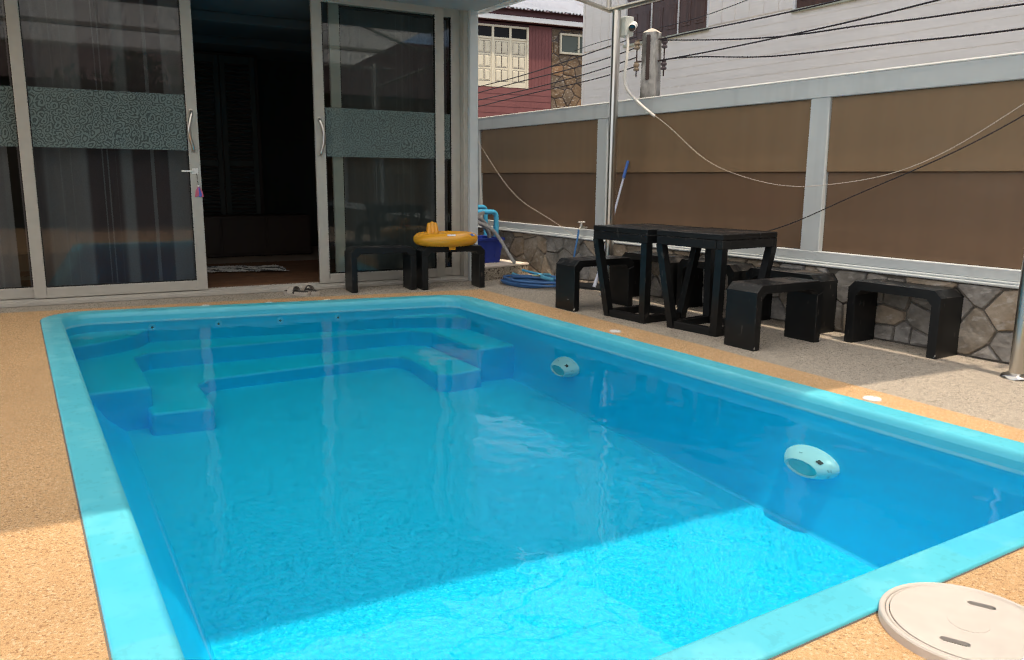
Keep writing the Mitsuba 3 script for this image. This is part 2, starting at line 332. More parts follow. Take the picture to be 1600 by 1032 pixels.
def prism(pg, z0, z1, bevel=0.0, seg=1, bottom=True):
    """extruded polygon whose upper edge is rounded or chamfered"""
    pg = Polygon(pg) if not isinstance(pg, Polygon) else pg
    if pg.interiors or bevel <= 0:
        m = trimesh.creation.extrude_polygon(pg, z1 - z0, engine='earcut'); m.apply_translation([0, 0, z0]); return m
    c = poly_pts(pg); n = len(c)
    rings = [(c, z0)]
    for k in range(seg + 1):
        a = math.pi/2*k/seg
        rings.append((offset_pts(c, bevel*(1 - math.cos(a))), z1 - bevel*(1 - math.sin(a))))
    V = [np.c_[r, np.full(n, z)] for r, z in rings]; F = []
    for i in range(len(rings)-1):
        j = np.arange(n); k = (j+1) % n
        F += np.c_[i*n+j, i*n+k, (i+1)*n+k].tolist() + np.c_[i*n+j, (i+1)*n+k, (i+1)*n+j].tolist()
    V = np.vstack(V)
    for (r, z), flip in ((rings[-1], False), (rings[0], True)) if bottom else ((rings[-1], False),):
        try:
            v, f = cap_tris(r)
        except Exception:
            continue
        v3 = np.c_[v, np.full(len(v), z)]; f = np.array(f)
        # face up for the top cap
        a = v3[f[:, 1]] - v3[f[:, 0]]; b = v3[f[:, 2]] - v3[f[:, 0]]
        up = np.cross(a, b)[:, 2] > 0
        want = not flip
        f[up != want] = f[up != want][:, ::-1]
        F += (f + len(V)).tolist(); V = np.vstack([V, v3])
    return trimesh.Trimesh(V, np.array(F), process=False)
def sheet(pg, z):
    v, f = trimesh.creation.triangulate_polygon(pg, engine='earcut')
    f = np.array(f); v3 = np.c_[v, np.full(len(v), z)]
    up = np.cross(v3[f[:, 1]] - v3[f[:, 0]], v3[f[:, 2]] - v3[f[:, 0]])[:, 2] < 0
    f[up] = f[up][:, ::-1]
    return trimesh.Trimesh(v3, f, process=False)
def rounded(pg, r, q=6):
    return Polygon(pg).buffer(-r).buffer(r, quad_segs=q)

# ------------------------------------------------------------------ scene book-keeping
used = {}
def key_for(name):
    k = used.get(name, 0); used[name] = k + 1
    return name if k == 0 else f'{name}_{k:03d}'
def put(name, mesh, m, parent=None, smooth=35, label=None, **kw):
    key = key_for(f'{parent}__{name}' if parent else name)
    scene[key] = mikit.ply(mesh, 'mat_' + m, smooth=smooth, **kw)
    if label: labels[key] = {'label': label}
    return key
def node(name, parent):
    return key_for(f'{parent}__{name}')
def thing(name, label, cat_, group=None):
    key = key_for(name); labels[key] = {'label': label, 'category': cat_}
    if group: labels[key]['group'] = group
    return key
def struct(name, mesh, m, smooth=False, label=None):
    key = put(name, mesh, m, None, smooth); labels[key] = {'kind': 'structure'}
    if label: labels[key]['label'] = label
    return key

# ------------------------------------------------------------------ ground, paving, pool deck
QUAD = np.array([(0.105, 1.174), (3.755, 1.174), (3.755, 7.042), (0.105, 7.712)])
def inset_quad(d):
    d = np.broadcast_to(d, 4)      # left, near, right, back
    l, nr, r, bk = d
    a, b = QUAD[3], QUAD[2]; s = (b[1]-a[1])/(b[0]-a[0]); k = math.sqrt(1+s*s)
    y = lambda x: a[1] + s*(x-a[0]) - bk*k
    x0, x1 = QUAD[0][0]+l, QUAD[1][0]-r; y0 = QUAD[0][1]+nr
    return np.array([(x0, y0), (x1, y0), (x1, y(x1)), (x0, y(x0))])
def ring_pts(d, rad, m=10, k=14):
    """rounded quadrilateral with the same number of points for every ring"""
    q = inset_quad(d); out = []; n = 4
    arcs = []
    for i in range(n):
        p, a, b = q[i], q[i-1]-q[i], q[(i+1) % n]-q[i]
        a /= np.linalg.norm(a); b /= np.linalg.norm(b)
        ang = math.acos(np.clip(a @ b, -1, 1)); t = rad/math.tan(ang/2)
        c = p + (a+b)/np.linalg.norm(a+b)*rad/math.sin(ang/2)
        s, e = p+a*t-c, p+b*t-c
        a0, a1 = math.atan2(s[1], s[0]), math.atan2(e[1], e[0])
        if a1 < a0: a1 += 2*math.pi
        arcs.append([c + rad*np.array([math.cos(x), math.sin(x)]) for x in np.linspace(a0, a1, m)])
    for i in range(n):
        out += arcs[i]; p0, p1 = arcs[i][-1], arcs[(i+1) % n][0]
        out += [p0 + (p1-p0)*t for t in np.linspace(0, 1, k+2)[1:-1]]
    return np.array(out)
OUTER = Polygon(ring_pts(0, 0.33))
hole = OUTER.buffer(-0.02)
struct('ground', sheet(sbox(-150, -150, 150, 150).difference(hole), -0.03), 'soil')
struct('paving', sheet(sbox(-9, -4.5, 5.47, 9.2).difference(hole), -0.005), 'grey_pebble')
deck = Polygon([(-7, -4), (3.62, -4), (4.00, 1.96), (4.09, 4.0), (4.14, 7.32), (1.89, 7.685), (-0.17, 7.93), (-7, 8.82)])
struct('pool_deck', prism(rounded(deck, 0.03).difference(hole), -0.004, 0.0), 'orange_pebble')

# ------------------------------------------------------------------ swimming pool
def fz(y): return -0.785 + 0.0635*(np.asarray(y)-2.2)
pool = thing('swimming_pool', 'turquoise fibreglass swimming pool with corner steps set into the orange pebble deck', 'swimming pool')
RIN = [(0.0, -0.03, 0.33), (0.0, 0.004, 0.33), (0.004, 0.010, 0.327), (0.012, 0.013, 0.32), (0.128, 0.013, 0.24), (0.140, 0.010, 0.232), (0.149, 0.001, 0.226), (0.154, -0.012, 0.222), (0.158, -0.03, 0.22)]
def loft(rings):
    n = len(rings[0]); V = np.vstack(rings); F = []
    j = np.arange(n); k = (j+1) % n
    for i in range(len(rings)-1):
        F += np.c_[i*n+j, i*n+k, (i+1)*n+k].tolist() + np.c_[i*n+j, (i+1)*n+k, (i+1)*n+j].tolist()
    return trimesh.Trimesh(V, np.array(F), process=False)
def lift(p, z): return np.c_[p, np.broadcast_to(z, len(p))]
put('rim', loft([lift(ring_pts(d, r), z) for d, z, r in RIN]), 'fibreglass', pool, 60)
put('sealant', loft([lift(ring_pts(-0.0055, 0.335), 0.0012), lift(ring_pts(-0.0005, 0.33), 0.0022)]), 'mortar', pool, 60)
WL = [((0.158,)*4, -0.03), ((0.16,)*4, -0.2), ((0.30, 0.20, 0.163, 0.17), -0.45)]
rings = [lift(ring_pts(np.array(d), 0.22), z) for d, z in WL]
fl = ring_pts(np.array((0.395, 0.25, 0.168, 0.18)), 0.17); fl2 = ring_pts(np.array((0.42, 0.28, 0.195, 0.21)), 0.16)
rings += [lift(fl, fz(fl[:, 1]) + 0.02), lift(fl2, fz(fl2[:, 1]))]
put('wall', loft(rings), 'fibreglass', pool, 60)
v, f = trimesh.creation.triangulate_polygon(Polygon(fl2), engine='earcut')
f = np.array(f); v3 = np.c_[v, fz(v[:, 1])]; up = np.cross(v3[f[:, 1]]-v3[f[:, 0]], v3[f[:, 2]]-v3[f[:, 0]])[:, 2] < 0; f[up] = f[up][:, ::-1]
put('floor', trimesh.Trimesh(v3, f, process=False), 'fibreglass_floor', pool, False)
BK = lambda x, d=0.168: 7.712 - 0.1836*(x-0.105) - d*1.0167
# U-shaped treads, upper then lower
up1 = Polygon([(0.70, 5.80), (0.72, 6.86), (0.85, 6.98), (1.48, 6.95), (2.90, 6.88), (3.10, 6.84), (3.24, 6.66), (3.24, 5.78), (3.64, 5.76), (3.64, BK(3.64, 0.12)), (0.20, BK(0.20, 0.12)), (0.20, 5.80)])
up2 = Polygon([(0.66, 5.63), (1.06, 5.58), (1.09, 6.30), (1.20, 6.43), (1.36, 6.44), (2.72, 6.47), (2.80, 6.43), (2.85, 6.30), (2.82, 5.70), (2.90, 5.63), (3.22, 5.66), (3.26, 6.9), (0.66, 7.2)])
rd = lambda pg, r: pg.buffer(-r).buffer(2*r, quad_segs=5).buffer(-r, quad_segs=5)
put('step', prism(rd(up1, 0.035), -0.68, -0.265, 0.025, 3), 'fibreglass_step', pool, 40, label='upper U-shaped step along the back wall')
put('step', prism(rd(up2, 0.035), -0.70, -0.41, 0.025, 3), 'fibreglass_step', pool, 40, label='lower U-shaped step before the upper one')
def quarter(cx, cy, a0, a1, r):
    return [(cx, cy)] + [(cx + r*math.cos(a), cy + r*math.sin(a)) for a in np.linspace(a0, a1, 14)]
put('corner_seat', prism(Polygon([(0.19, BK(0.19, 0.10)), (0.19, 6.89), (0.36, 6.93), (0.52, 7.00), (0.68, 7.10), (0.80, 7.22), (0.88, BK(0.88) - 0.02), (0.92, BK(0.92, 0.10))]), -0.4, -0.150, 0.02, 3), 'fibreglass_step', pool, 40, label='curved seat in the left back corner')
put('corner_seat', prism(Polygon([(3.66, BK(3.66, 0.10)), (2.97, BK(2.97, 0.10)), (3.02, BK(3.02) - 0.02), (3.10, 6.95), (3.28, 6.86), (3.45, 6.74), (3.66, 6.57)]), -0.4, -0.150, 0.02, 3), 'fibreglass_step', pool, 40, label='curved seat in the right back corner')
bn = np.array([-0.1836, -1.0, 0])/1.0167
for x in (0.93, 1.46, 1.98, 2.49):
    M4 = frame([x, BK(x, 0.160), -0.135], [1, -0.1836, 0], [0, 0, 1])
    if M4[:3, 2] @ bn < 0: M4[:3, 0] *= -1; M4[:3, 2] *= -1
    jk = put('jet', xf(lathe([(0.030, -0.002), (0.030, 0.003), (0.025, 0.007), (0.012, 0.006), (0.011, 0.002), (0.0, 0.002)], 20), M4), 'jet_white', pool)
    put('nozzle', xf(lathe([(0.0105, 0.0025), (0.0, 0.004)], 12), M4), 'dark_print', jk)

# water sheet with small waves
gx, gy = 170, 270
s, t = np.meshgrid(np.linspace(0, 1, gx), np.linspace(0, 1, gy))
q = inset_quad(0.10)
P = ((1-s)*(1-t))[..., None]*q[0] + (s*(1-t))[..., None]*q[1] + (s*t)[..., None]*q[2] + ((1-s)*t)[..., None]*q[3]
def waves(x, y):
    h = np.zeros_like(x); rng = np.random.default_rng(5)
    for i in range(26):
        lam = 0.07*(1.13**i); a = rng.normal(0.5, 0.9); k = 2*np.pi/lam
        h += 0.00082*lam**(0.80 if lam < 0.35 else 0.95)*np.sin(k*(x*math.cos(a) + y*math.sin(a)) + rng.uniform(0, 6.28))*0.55
    n = meshkit.fbm(np.stack([x*0.9, y*0.9, x*0], -1), 3, 3)
    return h*(0.45 + 1.5*np.clip(n - 0.25, 0, 1))*1.15
Z = -0.082 + waves(P[..., 0], P[..., 1])
idx = np.arange(gx*gy).reshape(gy, gx)
F4 = np.stack([idx[:-1, :-1], idx[:-1, 1:], idx[1:, 1:], idx[1:, :-1]], -1).reshape(-1, 4)
wm = trimesh.Trimesh(np.c_[P.reshape(-1, 2), Z.ravel()], np.vstack([F4[:, [0, 1, 2]], F4[:, [0, 2, 3]]]), process=False)
struct('water', wm, 'water_mat', True, 'clear blue pool water with small ripples')

# underwater lamps on the right wall
def pool_lamp(y, z, label, s=1.0):
    L = thing('underwater_lamp', label, 'pool light', 'underwater lamps on the right pool wall')
    M4 = frame([3.594, y, z], [0, -1, 0], [0, 0, 1])
    M4 = M4 @ Tm(0, 0, 0, 0, 0, 0.22)
    M4[:3, 0] *= s; M4[:3, 1] *= 0.47*s
    prof = [(0.165, -0.05), (0.170, 0.0), (0.172, 0.012), (0.165, 0.03), (0.150, 0.055), (0.124, 0.085), (0.104, 0.098), (0.097, 0.096), (0.092, 0.086)]
    put('housing', xf(lathe(prof, 40), M4), 'lamp_white', L, 40)
    put('lens', xf(lathe([(0.0925, 0.087), (0.08, 0.089), (0.04, 0.091), (0.0, 0.092)], 40), M4), 'lamp_lens', L, 40)
    def decal(a, w, h, r, zz, m):
        c = np.array([r*math.cos(a), r*math.sin(a), zz]); rad = np.array([math.cos(a), math.sin(a), -1.2]); rad /= np.linalg.norm(rad)
        tg = np.array([-math.sin(a), math.cos(a), 0])
        put('print_mark', xf(xf(trimesh.creation.box((w, h, 0.003)), frame(c, tg, rad)), M4), m, L, False)
    decal(0.85, 0.038, 0.024, 0.146, 0.0635, 'dark_print')
    decal(0.20, 0.030, 0.006, 0.148, 0.0615, 'grey_print'); decal(0.14, 0.030, 0.006, 0.156, 0.0500, 'grey_print')
    decal(-0.35, 0.030, 0.008, 0.150, 0.0590, 'grey_print'); decal(1.75, 0.020, 0.008, 0.150, 0.0590, 'grey_print')
pool_lamp(2.67, -0.350, 'domed white underwater lamp on the right pool wall, the one nearer the viewer')
pool_lamp(4.97, -0.293, 'domed white underwater lamp on the right pool wall, the farther one by the steps', 0.92)

# deck caps and the round lid
def cap(x, y, label, r=0.034):
    K = thing('drain_disc', label, 'cap', 'round white caps along the pool edge')
    put('disc', xf(lathe([(r, 0.0), (r, 0.006), (r*0.9, 0.010), (0.0, 0.012)], 24), Tm(x, y, 0.0)), 'white_plastic', K)
    put('screw', xf(lathe([(0.005, 0.0), (0.005, 0.0135), (0.0, 0.0135)], 8), Tm(x + 0.4*r, y, 0.0)), 'steel_dull', K)
cap(1.40, 7.505, 'small white cap on the orange border behind the pool, first of three from the left')
cap(1.94, 7.405, 'small white cap on the orange border behind the pool, middle of three')
cap(2.46, 7.310, 'small white cap behind the pool, last of three, nearest the black benches')
cap(3.865, 4.73, 'small white cap on the right orange border in front of the table', 0.045)
cap(3.845, 2.52, 'small white cap on the right orange border by the near lamp', 0.048)
LID = thing('inspection_hatch', 'round beige plastic lid with two oval slots in the orange deck', 'lid')
LC = np.array([2.022, 0.992]); 
outer = shapely.geometry.Point(0, 0).buffer(0.205, quad_segs=24)
ringp = lathe([(0.214, -0.014), (0.214, 0.010), (0.211, 0.014), (0.202, 0.014), (0.199, 0.011), (0.199, 0.002)], 72)
put('collar', xf(ringp, Tm(*LC, 0.012)), 'lid_plastic', LID, 30)
ringq = lathe([(0.1975, 0.003), (0.1975, 0.010), (0.195, 0.0125), (0.1915, 0.0125), (0.189, 0.010), (0.189, 0.004)], 72)
put('seal', xf(ringq, Tm(*LC, 0.012)), 'lid_plastic', LID, 30)
sa = math.atan2(0.063, 0.243)
def slot(c): return shapely.geometry.LineString([(-0.023, 0), (0.023, 0)]).buffer(0.0115, quad_segs=6)
sl = []
for sgn in (-1, 1):
    L_ = shapely.affinity.rotate(slot(0), math.degrees(sa) - 78, origin=(0, 0))
    sl.append(shapely.affinity.translate(L_, sgn*0.121*math.cos(sa), sgn*0.121*math.sin(sa)))
plate = shapely.geometry.Point(0, 0).buffer(0.187, quad_segs=24).difference(shapely.union_all(sl))
put('plate', xf(prism(plate, 0.002, 0.013), Tm(*LC, 0.012)), 'lid_plastic', LID, 20)
put('boss', xf(lathe([(0.050, 0.0), (0.049, 0.0142), (0.046, 0.0148), (0.0, 0.0150)], 40), Tm(*LC, 0.012)), 'lid_plastic', LID, 30)
put('recess', xf(lathe([(0.1885, 0.0015), (0.0, 0.0015)], 32), Tm(*LC, 0.012)), 'hole_dark', LID, False)

# ------------------------------------------------------------------ the house with its sliding glass front
HO = np.array([0.909, 8.196, 0]); HU = np.array([math.cos(-0.05), math.sin(-0.05), 0]); HN = np.array([-HU[1], HU[0], 0])
HM = np.eye(4); HM[:3, 0] = HU; HM[:3, 1] = HN; HM[:3, 3] = HO
def H(m): return xf(m, HM)
house = thing('house', 'house with a wide front of sliding glass doors facing the pool', 'house')
put('threshold', H(cat(cbox(-5, 3.476, 0.0, 0.20, -0.004, 0.035, 0.006), cbox(-5, 3.476, 0.035, 0.05, 0.033, 0.048, 0.003), cbox(-5, 3.476, 0.105, 0.117, 0.033, 0.048, 0.003), cbox(-5, 3.476, 0.165, 0.18, 0.033, 0.052, 0.003))), 'aluminium', house)
ZT = 2.98
def leaf(parent, u0, u1, v0, v1, st, bands, handle=None):
    b0, b1, t0 = 0.052, 0.150, ZT - 0.11
    frame_m = cat(cbox(u0, u0+st, v0, v1, b0, ZT, 0.004), cbox(u1-st, u1, v0, v1, b0, ZT, 0.004),
                  cbox(u0+st, u1-st, v0+0.002, v1-0.002, b0, b1, 0.004), cbox(u0+st, u1-st, v0+0.002, v1-0.002, t0, ZT, 0.004))
    put('frame', H(frame_m), 'aluminium', parent)
    g = 0.008
    gk = cat(cbox(u0+st, u0+st+g, v0+0.006, v1-0.006, b1, t0, 0), cbox(u1-st-g, u1-st, v0+0.006, v1-0.006, b1, t0, 0), cbox(u0+st+g, u1-st-g, v0+0.006, v1-0.006, b1, b1+g, 0))
    put('gasket', H(gk), 'gasket', parent, False)
    vm = (v0+v1)/2
    def card(a, b, z0, z1, vv):
        return H(trimesh.Trimesh([(a, vv, z0), (b, vv, z0), (b, vv, z1), (a, vv, z1)], [[0, 1, 2], [0, 2, 3]], process=False))
    put('pane', card(u0+st+0.002, u1-st-0.002, b1, t0, vm), 'pane_glass', parent, False)
    if bands: put('frosted_band', card(u0+st+g, u1-st-g, bands[0], bands[1], vm-0.004), 'frosted_film', parent, False, label='frosted glass film band with a scroll pattern')
    if handle:
        uh, z0, z1, bow = handle
        pts = [(uh, v0, z1), (uh, v0-0.032, z1-0.012)] + [(uh + bow*math.sin(math.pi*t), v0-0.036-0.018*math.sin(math.pi*t), z1-0.02-(z1-z0-0.04)*t) for t in np.linspace(0, 1, 14)] + [(uh, v0-0.032, z0+0.012), (uh, v0, z0)]
        hm = cat(tube(pts, 0.0145, 12), xf(lathe([(0.02, 0), (0.02, 0.006), (0, 0.008)], 16), frame([uh, v0, z1], [1, 0, 0], [0, 0, 1])), xf(lathe([(0.02, 0), (0.02, 0.006), (0, 0.008)], 16), frame([uh, v0, z0], [1, 0, 0], [0, 0, 1])))
        put('handle', H(hm), 'steel', parent, 50)
d = node('sliding_door', house); labels[d] = {'label': 'sliding glass door left of the open doorway'}
leaf(d, -0.82, 0.655, 0.06, 0.10, 0.098, (1.39, 1.90), (0.598, 1.385, 1.755, -0.030))
put('lock', H(cat(cbox(0.48, 0.60, 0.046, 0.059, 1.188, 1.206, 0.003), cbox(0.575, 0.63, 0.052, 0.062, 1.17, 1.225, 0.003))), 'white_plastic', d)
d = node('sliding_door', house); labels[d] = {'label': 'sliding glass door right of the open doorway behind the benches'}
leaf(d, 1.775, 3.208, 0.06, 0.10, 0.103, (1.362, 1.852), (1.817, 1.372, 1.735, 0.034))
d = node('fixed_window', house); leaf(d, -2.42, -0.722, 0.122, 0.162, 0.098, (1.39, 1.90))
d = node('fixed_window', house); leaf(d, 1.968, 3.428, 0.122, 0.162, 0.108, (1.362, 1.852))
d = node('fixed_window', house); leaf(d, -4.05, -2.425, 0.06, 0.10, 0.098, (1.39, 1.90))
put('jamb', H(cat(cbox(3.430, 3.474, 0.03, 0.20, 0.036, ZT, 0.004), cbox(3.450, 3.474, 0.018, 0.03, 0.036, ZT, 0.003))), 'aluminium', house)
put('jamb', H(cbox(-4.10, -4.052, 0.03, 0.20, 0.036, ZT, 0.004)), 'aluminium', house)
put('corner_column', H(cbox(3.476, 3.578, -0.03, 0.24, -0.004, 3.6, 0.006)), 'house_paint', house)
put('wall', H(cat(cbox(3.481, 3.571, 0.24, 6.2, -0.004, 6.0, 0), cbox(-6, 3.571, 6.2, 6.35, -0.004, 6.0, 0), cbox(-6, -4.10, 0, 0.2, -0.004, 6.0, 0), cbox(-6, -5.85, 0.2, 6.2, -0.004, 6.0, 0), cbox(-4.10, 3.476, 0.0, 0.2, ZT+0.002, 6.0, 0))), 'house_paint', house, False)
put('roof', H(cbox(-6.4, 3.9, -0.4, 6.8, 6.0, 6.15, 0.02)), 'soffit_grey', house)
# flat eave slab over the doors, seen at its right end
ev = Polygon([(4.47, 8.02), (4.49, 6.66), (-4.2, 7.10), (-4.2, 8.45)])
put('eave', prism(ev, 2.932, 3.04), 'soffit_grey', house, False)
put('eave_trim', xf(cbox(0, 0.055, -1.36, 0.0, 2.908, 2.958, 0.006), Tm(4.492, 8.02, 0, 0.015)), 'white_trim', house)
# the dark room behind the glass
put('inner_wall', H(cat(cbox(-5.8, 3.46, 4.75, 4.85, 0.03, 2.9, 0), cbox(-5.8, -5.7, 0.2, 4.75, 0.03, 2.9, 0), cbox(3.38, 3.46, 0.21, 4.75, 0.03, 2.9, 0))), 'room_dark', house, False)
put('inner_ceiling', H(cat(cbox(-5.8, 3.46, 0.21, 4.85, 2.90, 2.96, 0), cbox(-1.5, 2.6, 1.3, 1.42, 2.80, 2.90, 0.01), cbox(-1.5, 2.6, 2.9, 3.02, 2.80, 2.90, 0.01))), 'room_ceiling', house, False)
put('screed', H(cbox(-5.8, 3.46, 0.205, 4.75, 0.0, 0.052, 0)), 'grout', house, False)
for i, v0 in enumerate((0.21, 0.66, 1.11, 1.56, 2.01)):
    for u0 in np.arange(-1.02, 2.6, 1.2):
        u0 = u0 + (0.6 if i % 2 else 0.0)
        put('floor_tile', H(cbox(u0, u0+1.194, v0, v0+0.444, 0.04, 0.060 + 0.0006*RNG.random(), 0.002)), 'brown_tile', house)
# louvred wardrobe standing at the back of the room
W = thing('wardrobe', 'tall louvred wardrobe standing in the dark room behind the open doorway', 'wardrobe')
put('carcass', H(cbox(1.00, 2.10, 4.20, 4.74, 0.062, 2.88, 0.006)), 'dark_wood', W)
for u0 in (1.06, 1.56):
    d = node('door', W)
    put('frame', H(cat(cbox(u0, u0+0.07, 4.165, 4.20, 0.12, 2.84, 0.004), cbox(u0+0.41, u0+0.48, 4.165, 4.20, 0.12, 2.84, 0.004), cbox(u0+0.07, u0+0.41, 4.167, 4.198, 0.12, 0.24, 0.004), cbox(u0+0.07, u0+0.41, 4.167, 4.198, 2.74, 2.84, 0.004), cbox(u0+0.07, u0+0.41, 4.167, 4.198, 1.30, 1.38, 0.004))), 'louvre_wood', d)
    sm = []
    for z in np.arange(0.27, 2.72, 0.055):
        if 1.27 < z < 1.40: continue
        sm.append(xf(cbox(u0+0.07, u0+0.41, -0.02, 0.02, -0.005, 0.005, 0.002), Tm(0, 4.18, z, rx=0.7)))
    k = put('slat', H(cat(sm)), 'louvre_wood', d); labels[k] = {'kind': 'stuff'}
Cb = thing('cabinet', 'low dark cabinet in the unlit room before the wardrobe', 'cabinet')
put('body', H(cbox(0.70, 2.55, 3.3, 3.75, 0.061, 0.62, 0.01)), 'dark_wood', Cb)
for u0 in (0.72, 1.33, 1.94):
    put('door', H(cbox(u0, u0+0.58, 3.28, 3.298, 0.10, 0.59, 0.006)), 'dark_wood', Cb)
SW = thing('junction_box', 'small pale square box high on the wall of the dark room', 'box')
put('plate', H(cbox(1.30, 1.41, 4.715, 4.749, 2.895-0.17, 2.895-0.05, 0.008)), 'room_ceiling', SW)
# curtains behind the glass
def curtain(u0, u1, v, label, seed):
    rng = np.random.default_rng(seed)
    us = np.arange(u0, u1, 0.012); zs = np.linspace(0.085, 2.86, 24)
    ph = np.cumsum(rng.uniform(0.35, 1.1, len(us))*0.13); U, Zz = np.meshgrid(us, zs)
    A = 0.030 + 0.02*np.sin(us*5.3 + seed)
    k = 1.0 - 0.35*(Zz/2.86)
    Vv = v + k*A*np.sin(ph)*1.0 + 0.012*np.sin(ph*2.3 + Zz*1.2)
    Uu = U + 0.014*np.cos(ph*1.0)*k
    Zz = Zz + (Zz < 0.1)*(0.02*np.sin(ph*0.7))
    n, m = U.shape; id_ = np.arange(n*m).reshape(n, m)
    F_ = np.stack([id_[:-1, :-1], id_[:-1, 1:], id_[1:, 1:], id_[1:, :-1]], -1).reshape(-1, 4)
    cu = thing('curtain', label, 'curtain')
    put('cloth', H(trimesh.Trimesh(np.stack([Uu, Vv, Zz], -1).reshape(-1, 3), np.vstack([F_[:, [0, 1, 2]], F_[:, [0, 2, 3]]]), process=False)), 'curtain_cloth', cu, True)
    put('rail', H(tube([(u0, v, 2.875), (u1, v, 2.875)], 0.012, 8)), 'dark_wood', cu)
curtain(-0.86, 0.60, 0.26, 'plum striped curtain behind the glass door left of the open doorway', 3)
curtain(-2.35, -0.92, 0.28, 'plum striped curtain behind the fixed window at the left edge', 8)
curtain(2.07, 3.34, 0.255, 'grey and plum curtain behind the glass door with the benches before it', 5)
RG = thing('rug', 'crumpled black and white rug on the brown tiles inside the open doorway', 'rug')
n = 60; a_, b_ = np.meshgrid(np.linspace(0, 1, n), np.linspace(0, 1, n))
hx = 0.66 + 1.06*a_; hy = 1.25 + 0.62*b_ + 0.10*np.sin(a_*5)
hz = 0.064 + 0.035*meshkit.fbm(np.stack([a_*7, b_*5, a_*0], -1), 3, 9)
id_ = np.arange(n*n).reshape(n, n); F_ = np.stack([id_[:-1, :-1], id_[:-1, 1:], id_[1:, 1:], id_[1:, :-1]], -1).reshape(-1, 4)
put('cloth', H(trimesh.Trimesh(np.stack([hx, hy, hz], -1).reshape(-1, 3), np.vstack([F_[:, [0, 1, 2]], F_[:, [0, 2, 3]]]), process=False)), 'rug_cloth', RG, True)
CH = thing('key_charm', 'pink and blue tassel key charm hanging from the lock of the left sliding door', 'charm')
put('cord', H(tube([(0.615, 0.050, 1.175), (0.618, 0.047, 1.11), (0.622, 0.046, 1.06)], 0.0025, 6)), 'dark_wood', CH)
put('bead', H(xf(trimesh.creation.icosphere(2, 0.010), Tm(0.622, 0.046, 1.058))), 'white_plastic', CH)
for k, (du, m) in enumerate(((-0.026, 'pink_charm'), (-0.008, 'pink_charm'), (0.008, 'blue_charm'), (0.022, 'blue_charm'), (0.034, 'pink_charm'))):
    put('strand', H(tube([(0.622, 0.046, 1.055), (0.622 + du*0.7, 0.044, 1.01), (0.622 + du, 0.044, 0.955 + 0.01*(k % 2))], [0.004, 0.009, 0.011], 8)), m, CH)
# slide sandals on the step
def sandal(x, y, rz, label):
    S = thing('sandal', label, 'sandal')
    out = Polygon([(-0.045, -0.115), (-0.03, -0.132), (0.0, -0.138), (0.03, -0.132), (0.045, -0.11), (0.043, -0.02), (0.055, 0.06), (0.053, 0.11), (0.035, 0.135), (0.0, 0.142), (-0.03, 0.132), (-0.045, 0.10), (-0.047, 0.03), (-0.040, -0.04)]).buffer(0.008).buffer(-0.004)
    M4 = Tm(x, y, 0.0, rz)
    put('sole', xf(prism(out, -0.004, 0.030, 0.006, 2), M4), 'sandal_sole', S)
    put('footbed', xf(prism(out.buffer(-0.008), 0.030, 0.034, 0.002), M4), 'sandal_dark', S)
    def strap(y0, y1, hgt, m):
        V_, F_ = [], []
        for yy in (y0, y1):
            for r_ in (1.0, 0.9):
                for a in np.linspace(0, math.pi, 15):
                    V_.append((0.056*r_*math.cos(a), yy, 0.012 + hgt*r_*math.sin(a)))
        V_ = np.array(V_); g = lambda i, j, k: i*30 + j*15 + k
        for k in range(14):
            for (p0, p1, p2, p3) in ((g(0, 0, k), g(0, 0, k+1), g(1, 0, k+1), g(1, 0, k)), (g(0, 1, k), g(1, 1, k), g(1, 1, k+1), g(0, 1, k+1)), (g(0, 0, k), g(0, 1, k), g(0, 1, k+1), g(0, 0, k+1)), (g(1, 0, k), g(1, 0, k+1), g(1, 1, k+1), g(1, 1, k))):
                F_ += [[p0, p1, p2], [p0, p2, p3]]
        put('strap', xf(trimesh.Trimesh(V_, np.array(F_), process=False), M4), m, S)
    strap(0.0, 0.075, 0.066, 'sandal_sole'); strap(-0.004, 0.012, 0.069, 'sandal_dark')
sandal(2.335, 7.86, 0.65, 'taupe slide sandal on the step before the open doorway, the left one')
sandal(2.475, 7.885, 0.18, 'taupe slide sandal on the step before the open doorway, the right one')

# ------------------------------------------------------------------ black benches and tables
def bench_meshes(L=0.69, D=0.275, Hh=0.455, t=0.062, c=0.05):
    prof_out = [(-L/2, 0), (-L/2, Hh-c), (-L/2+c, Hh), (L/2-c, Hh), (L/2, Hh-c), (L/2, 0)]
    ci = 0.04
    top = Polygon([(-L/2, Hh-t-0.02), (-L/2, Hh-c), (-L/2+c, Hh), (L/2-c, Hh), (L/2, Hh-c), (L/2, Hh-t-0.02), (L/2-t, Hh-t-ci), (L/2-t-ci, Hh-t), (-L/2+t+ci, Hh-t), (-L/2+t, Hh-t-ci)])
    def plank(pg, d0, d1):
        m = prism(Polygon(poly_pts(pg)), 0, d1-d0, 0.004, 1)
        # profile in x,z ; extrude along y
        return xf(m, frame([0, d1, 0], [1, 0, 0], [0, 0, 1]))
    tm = plank(top, -D/2, D/2)
    ll = plank(Polygon([(-L/2, 0), (-L/2+t, 0), (-L/2+t, Hh-t-ci), (-L/2, Hh-t-0.02)]), -D/2+0.0, D/2)
    rl = plank(Polygon([(L/2-t, 0), (L/2, 0), (L/2, Hh-t-0.02), (L/2-t, Hh-t-ci)]), -D/2, D/2)
    return tm, ll, rl
BT, BL, BR = bench_meshes()
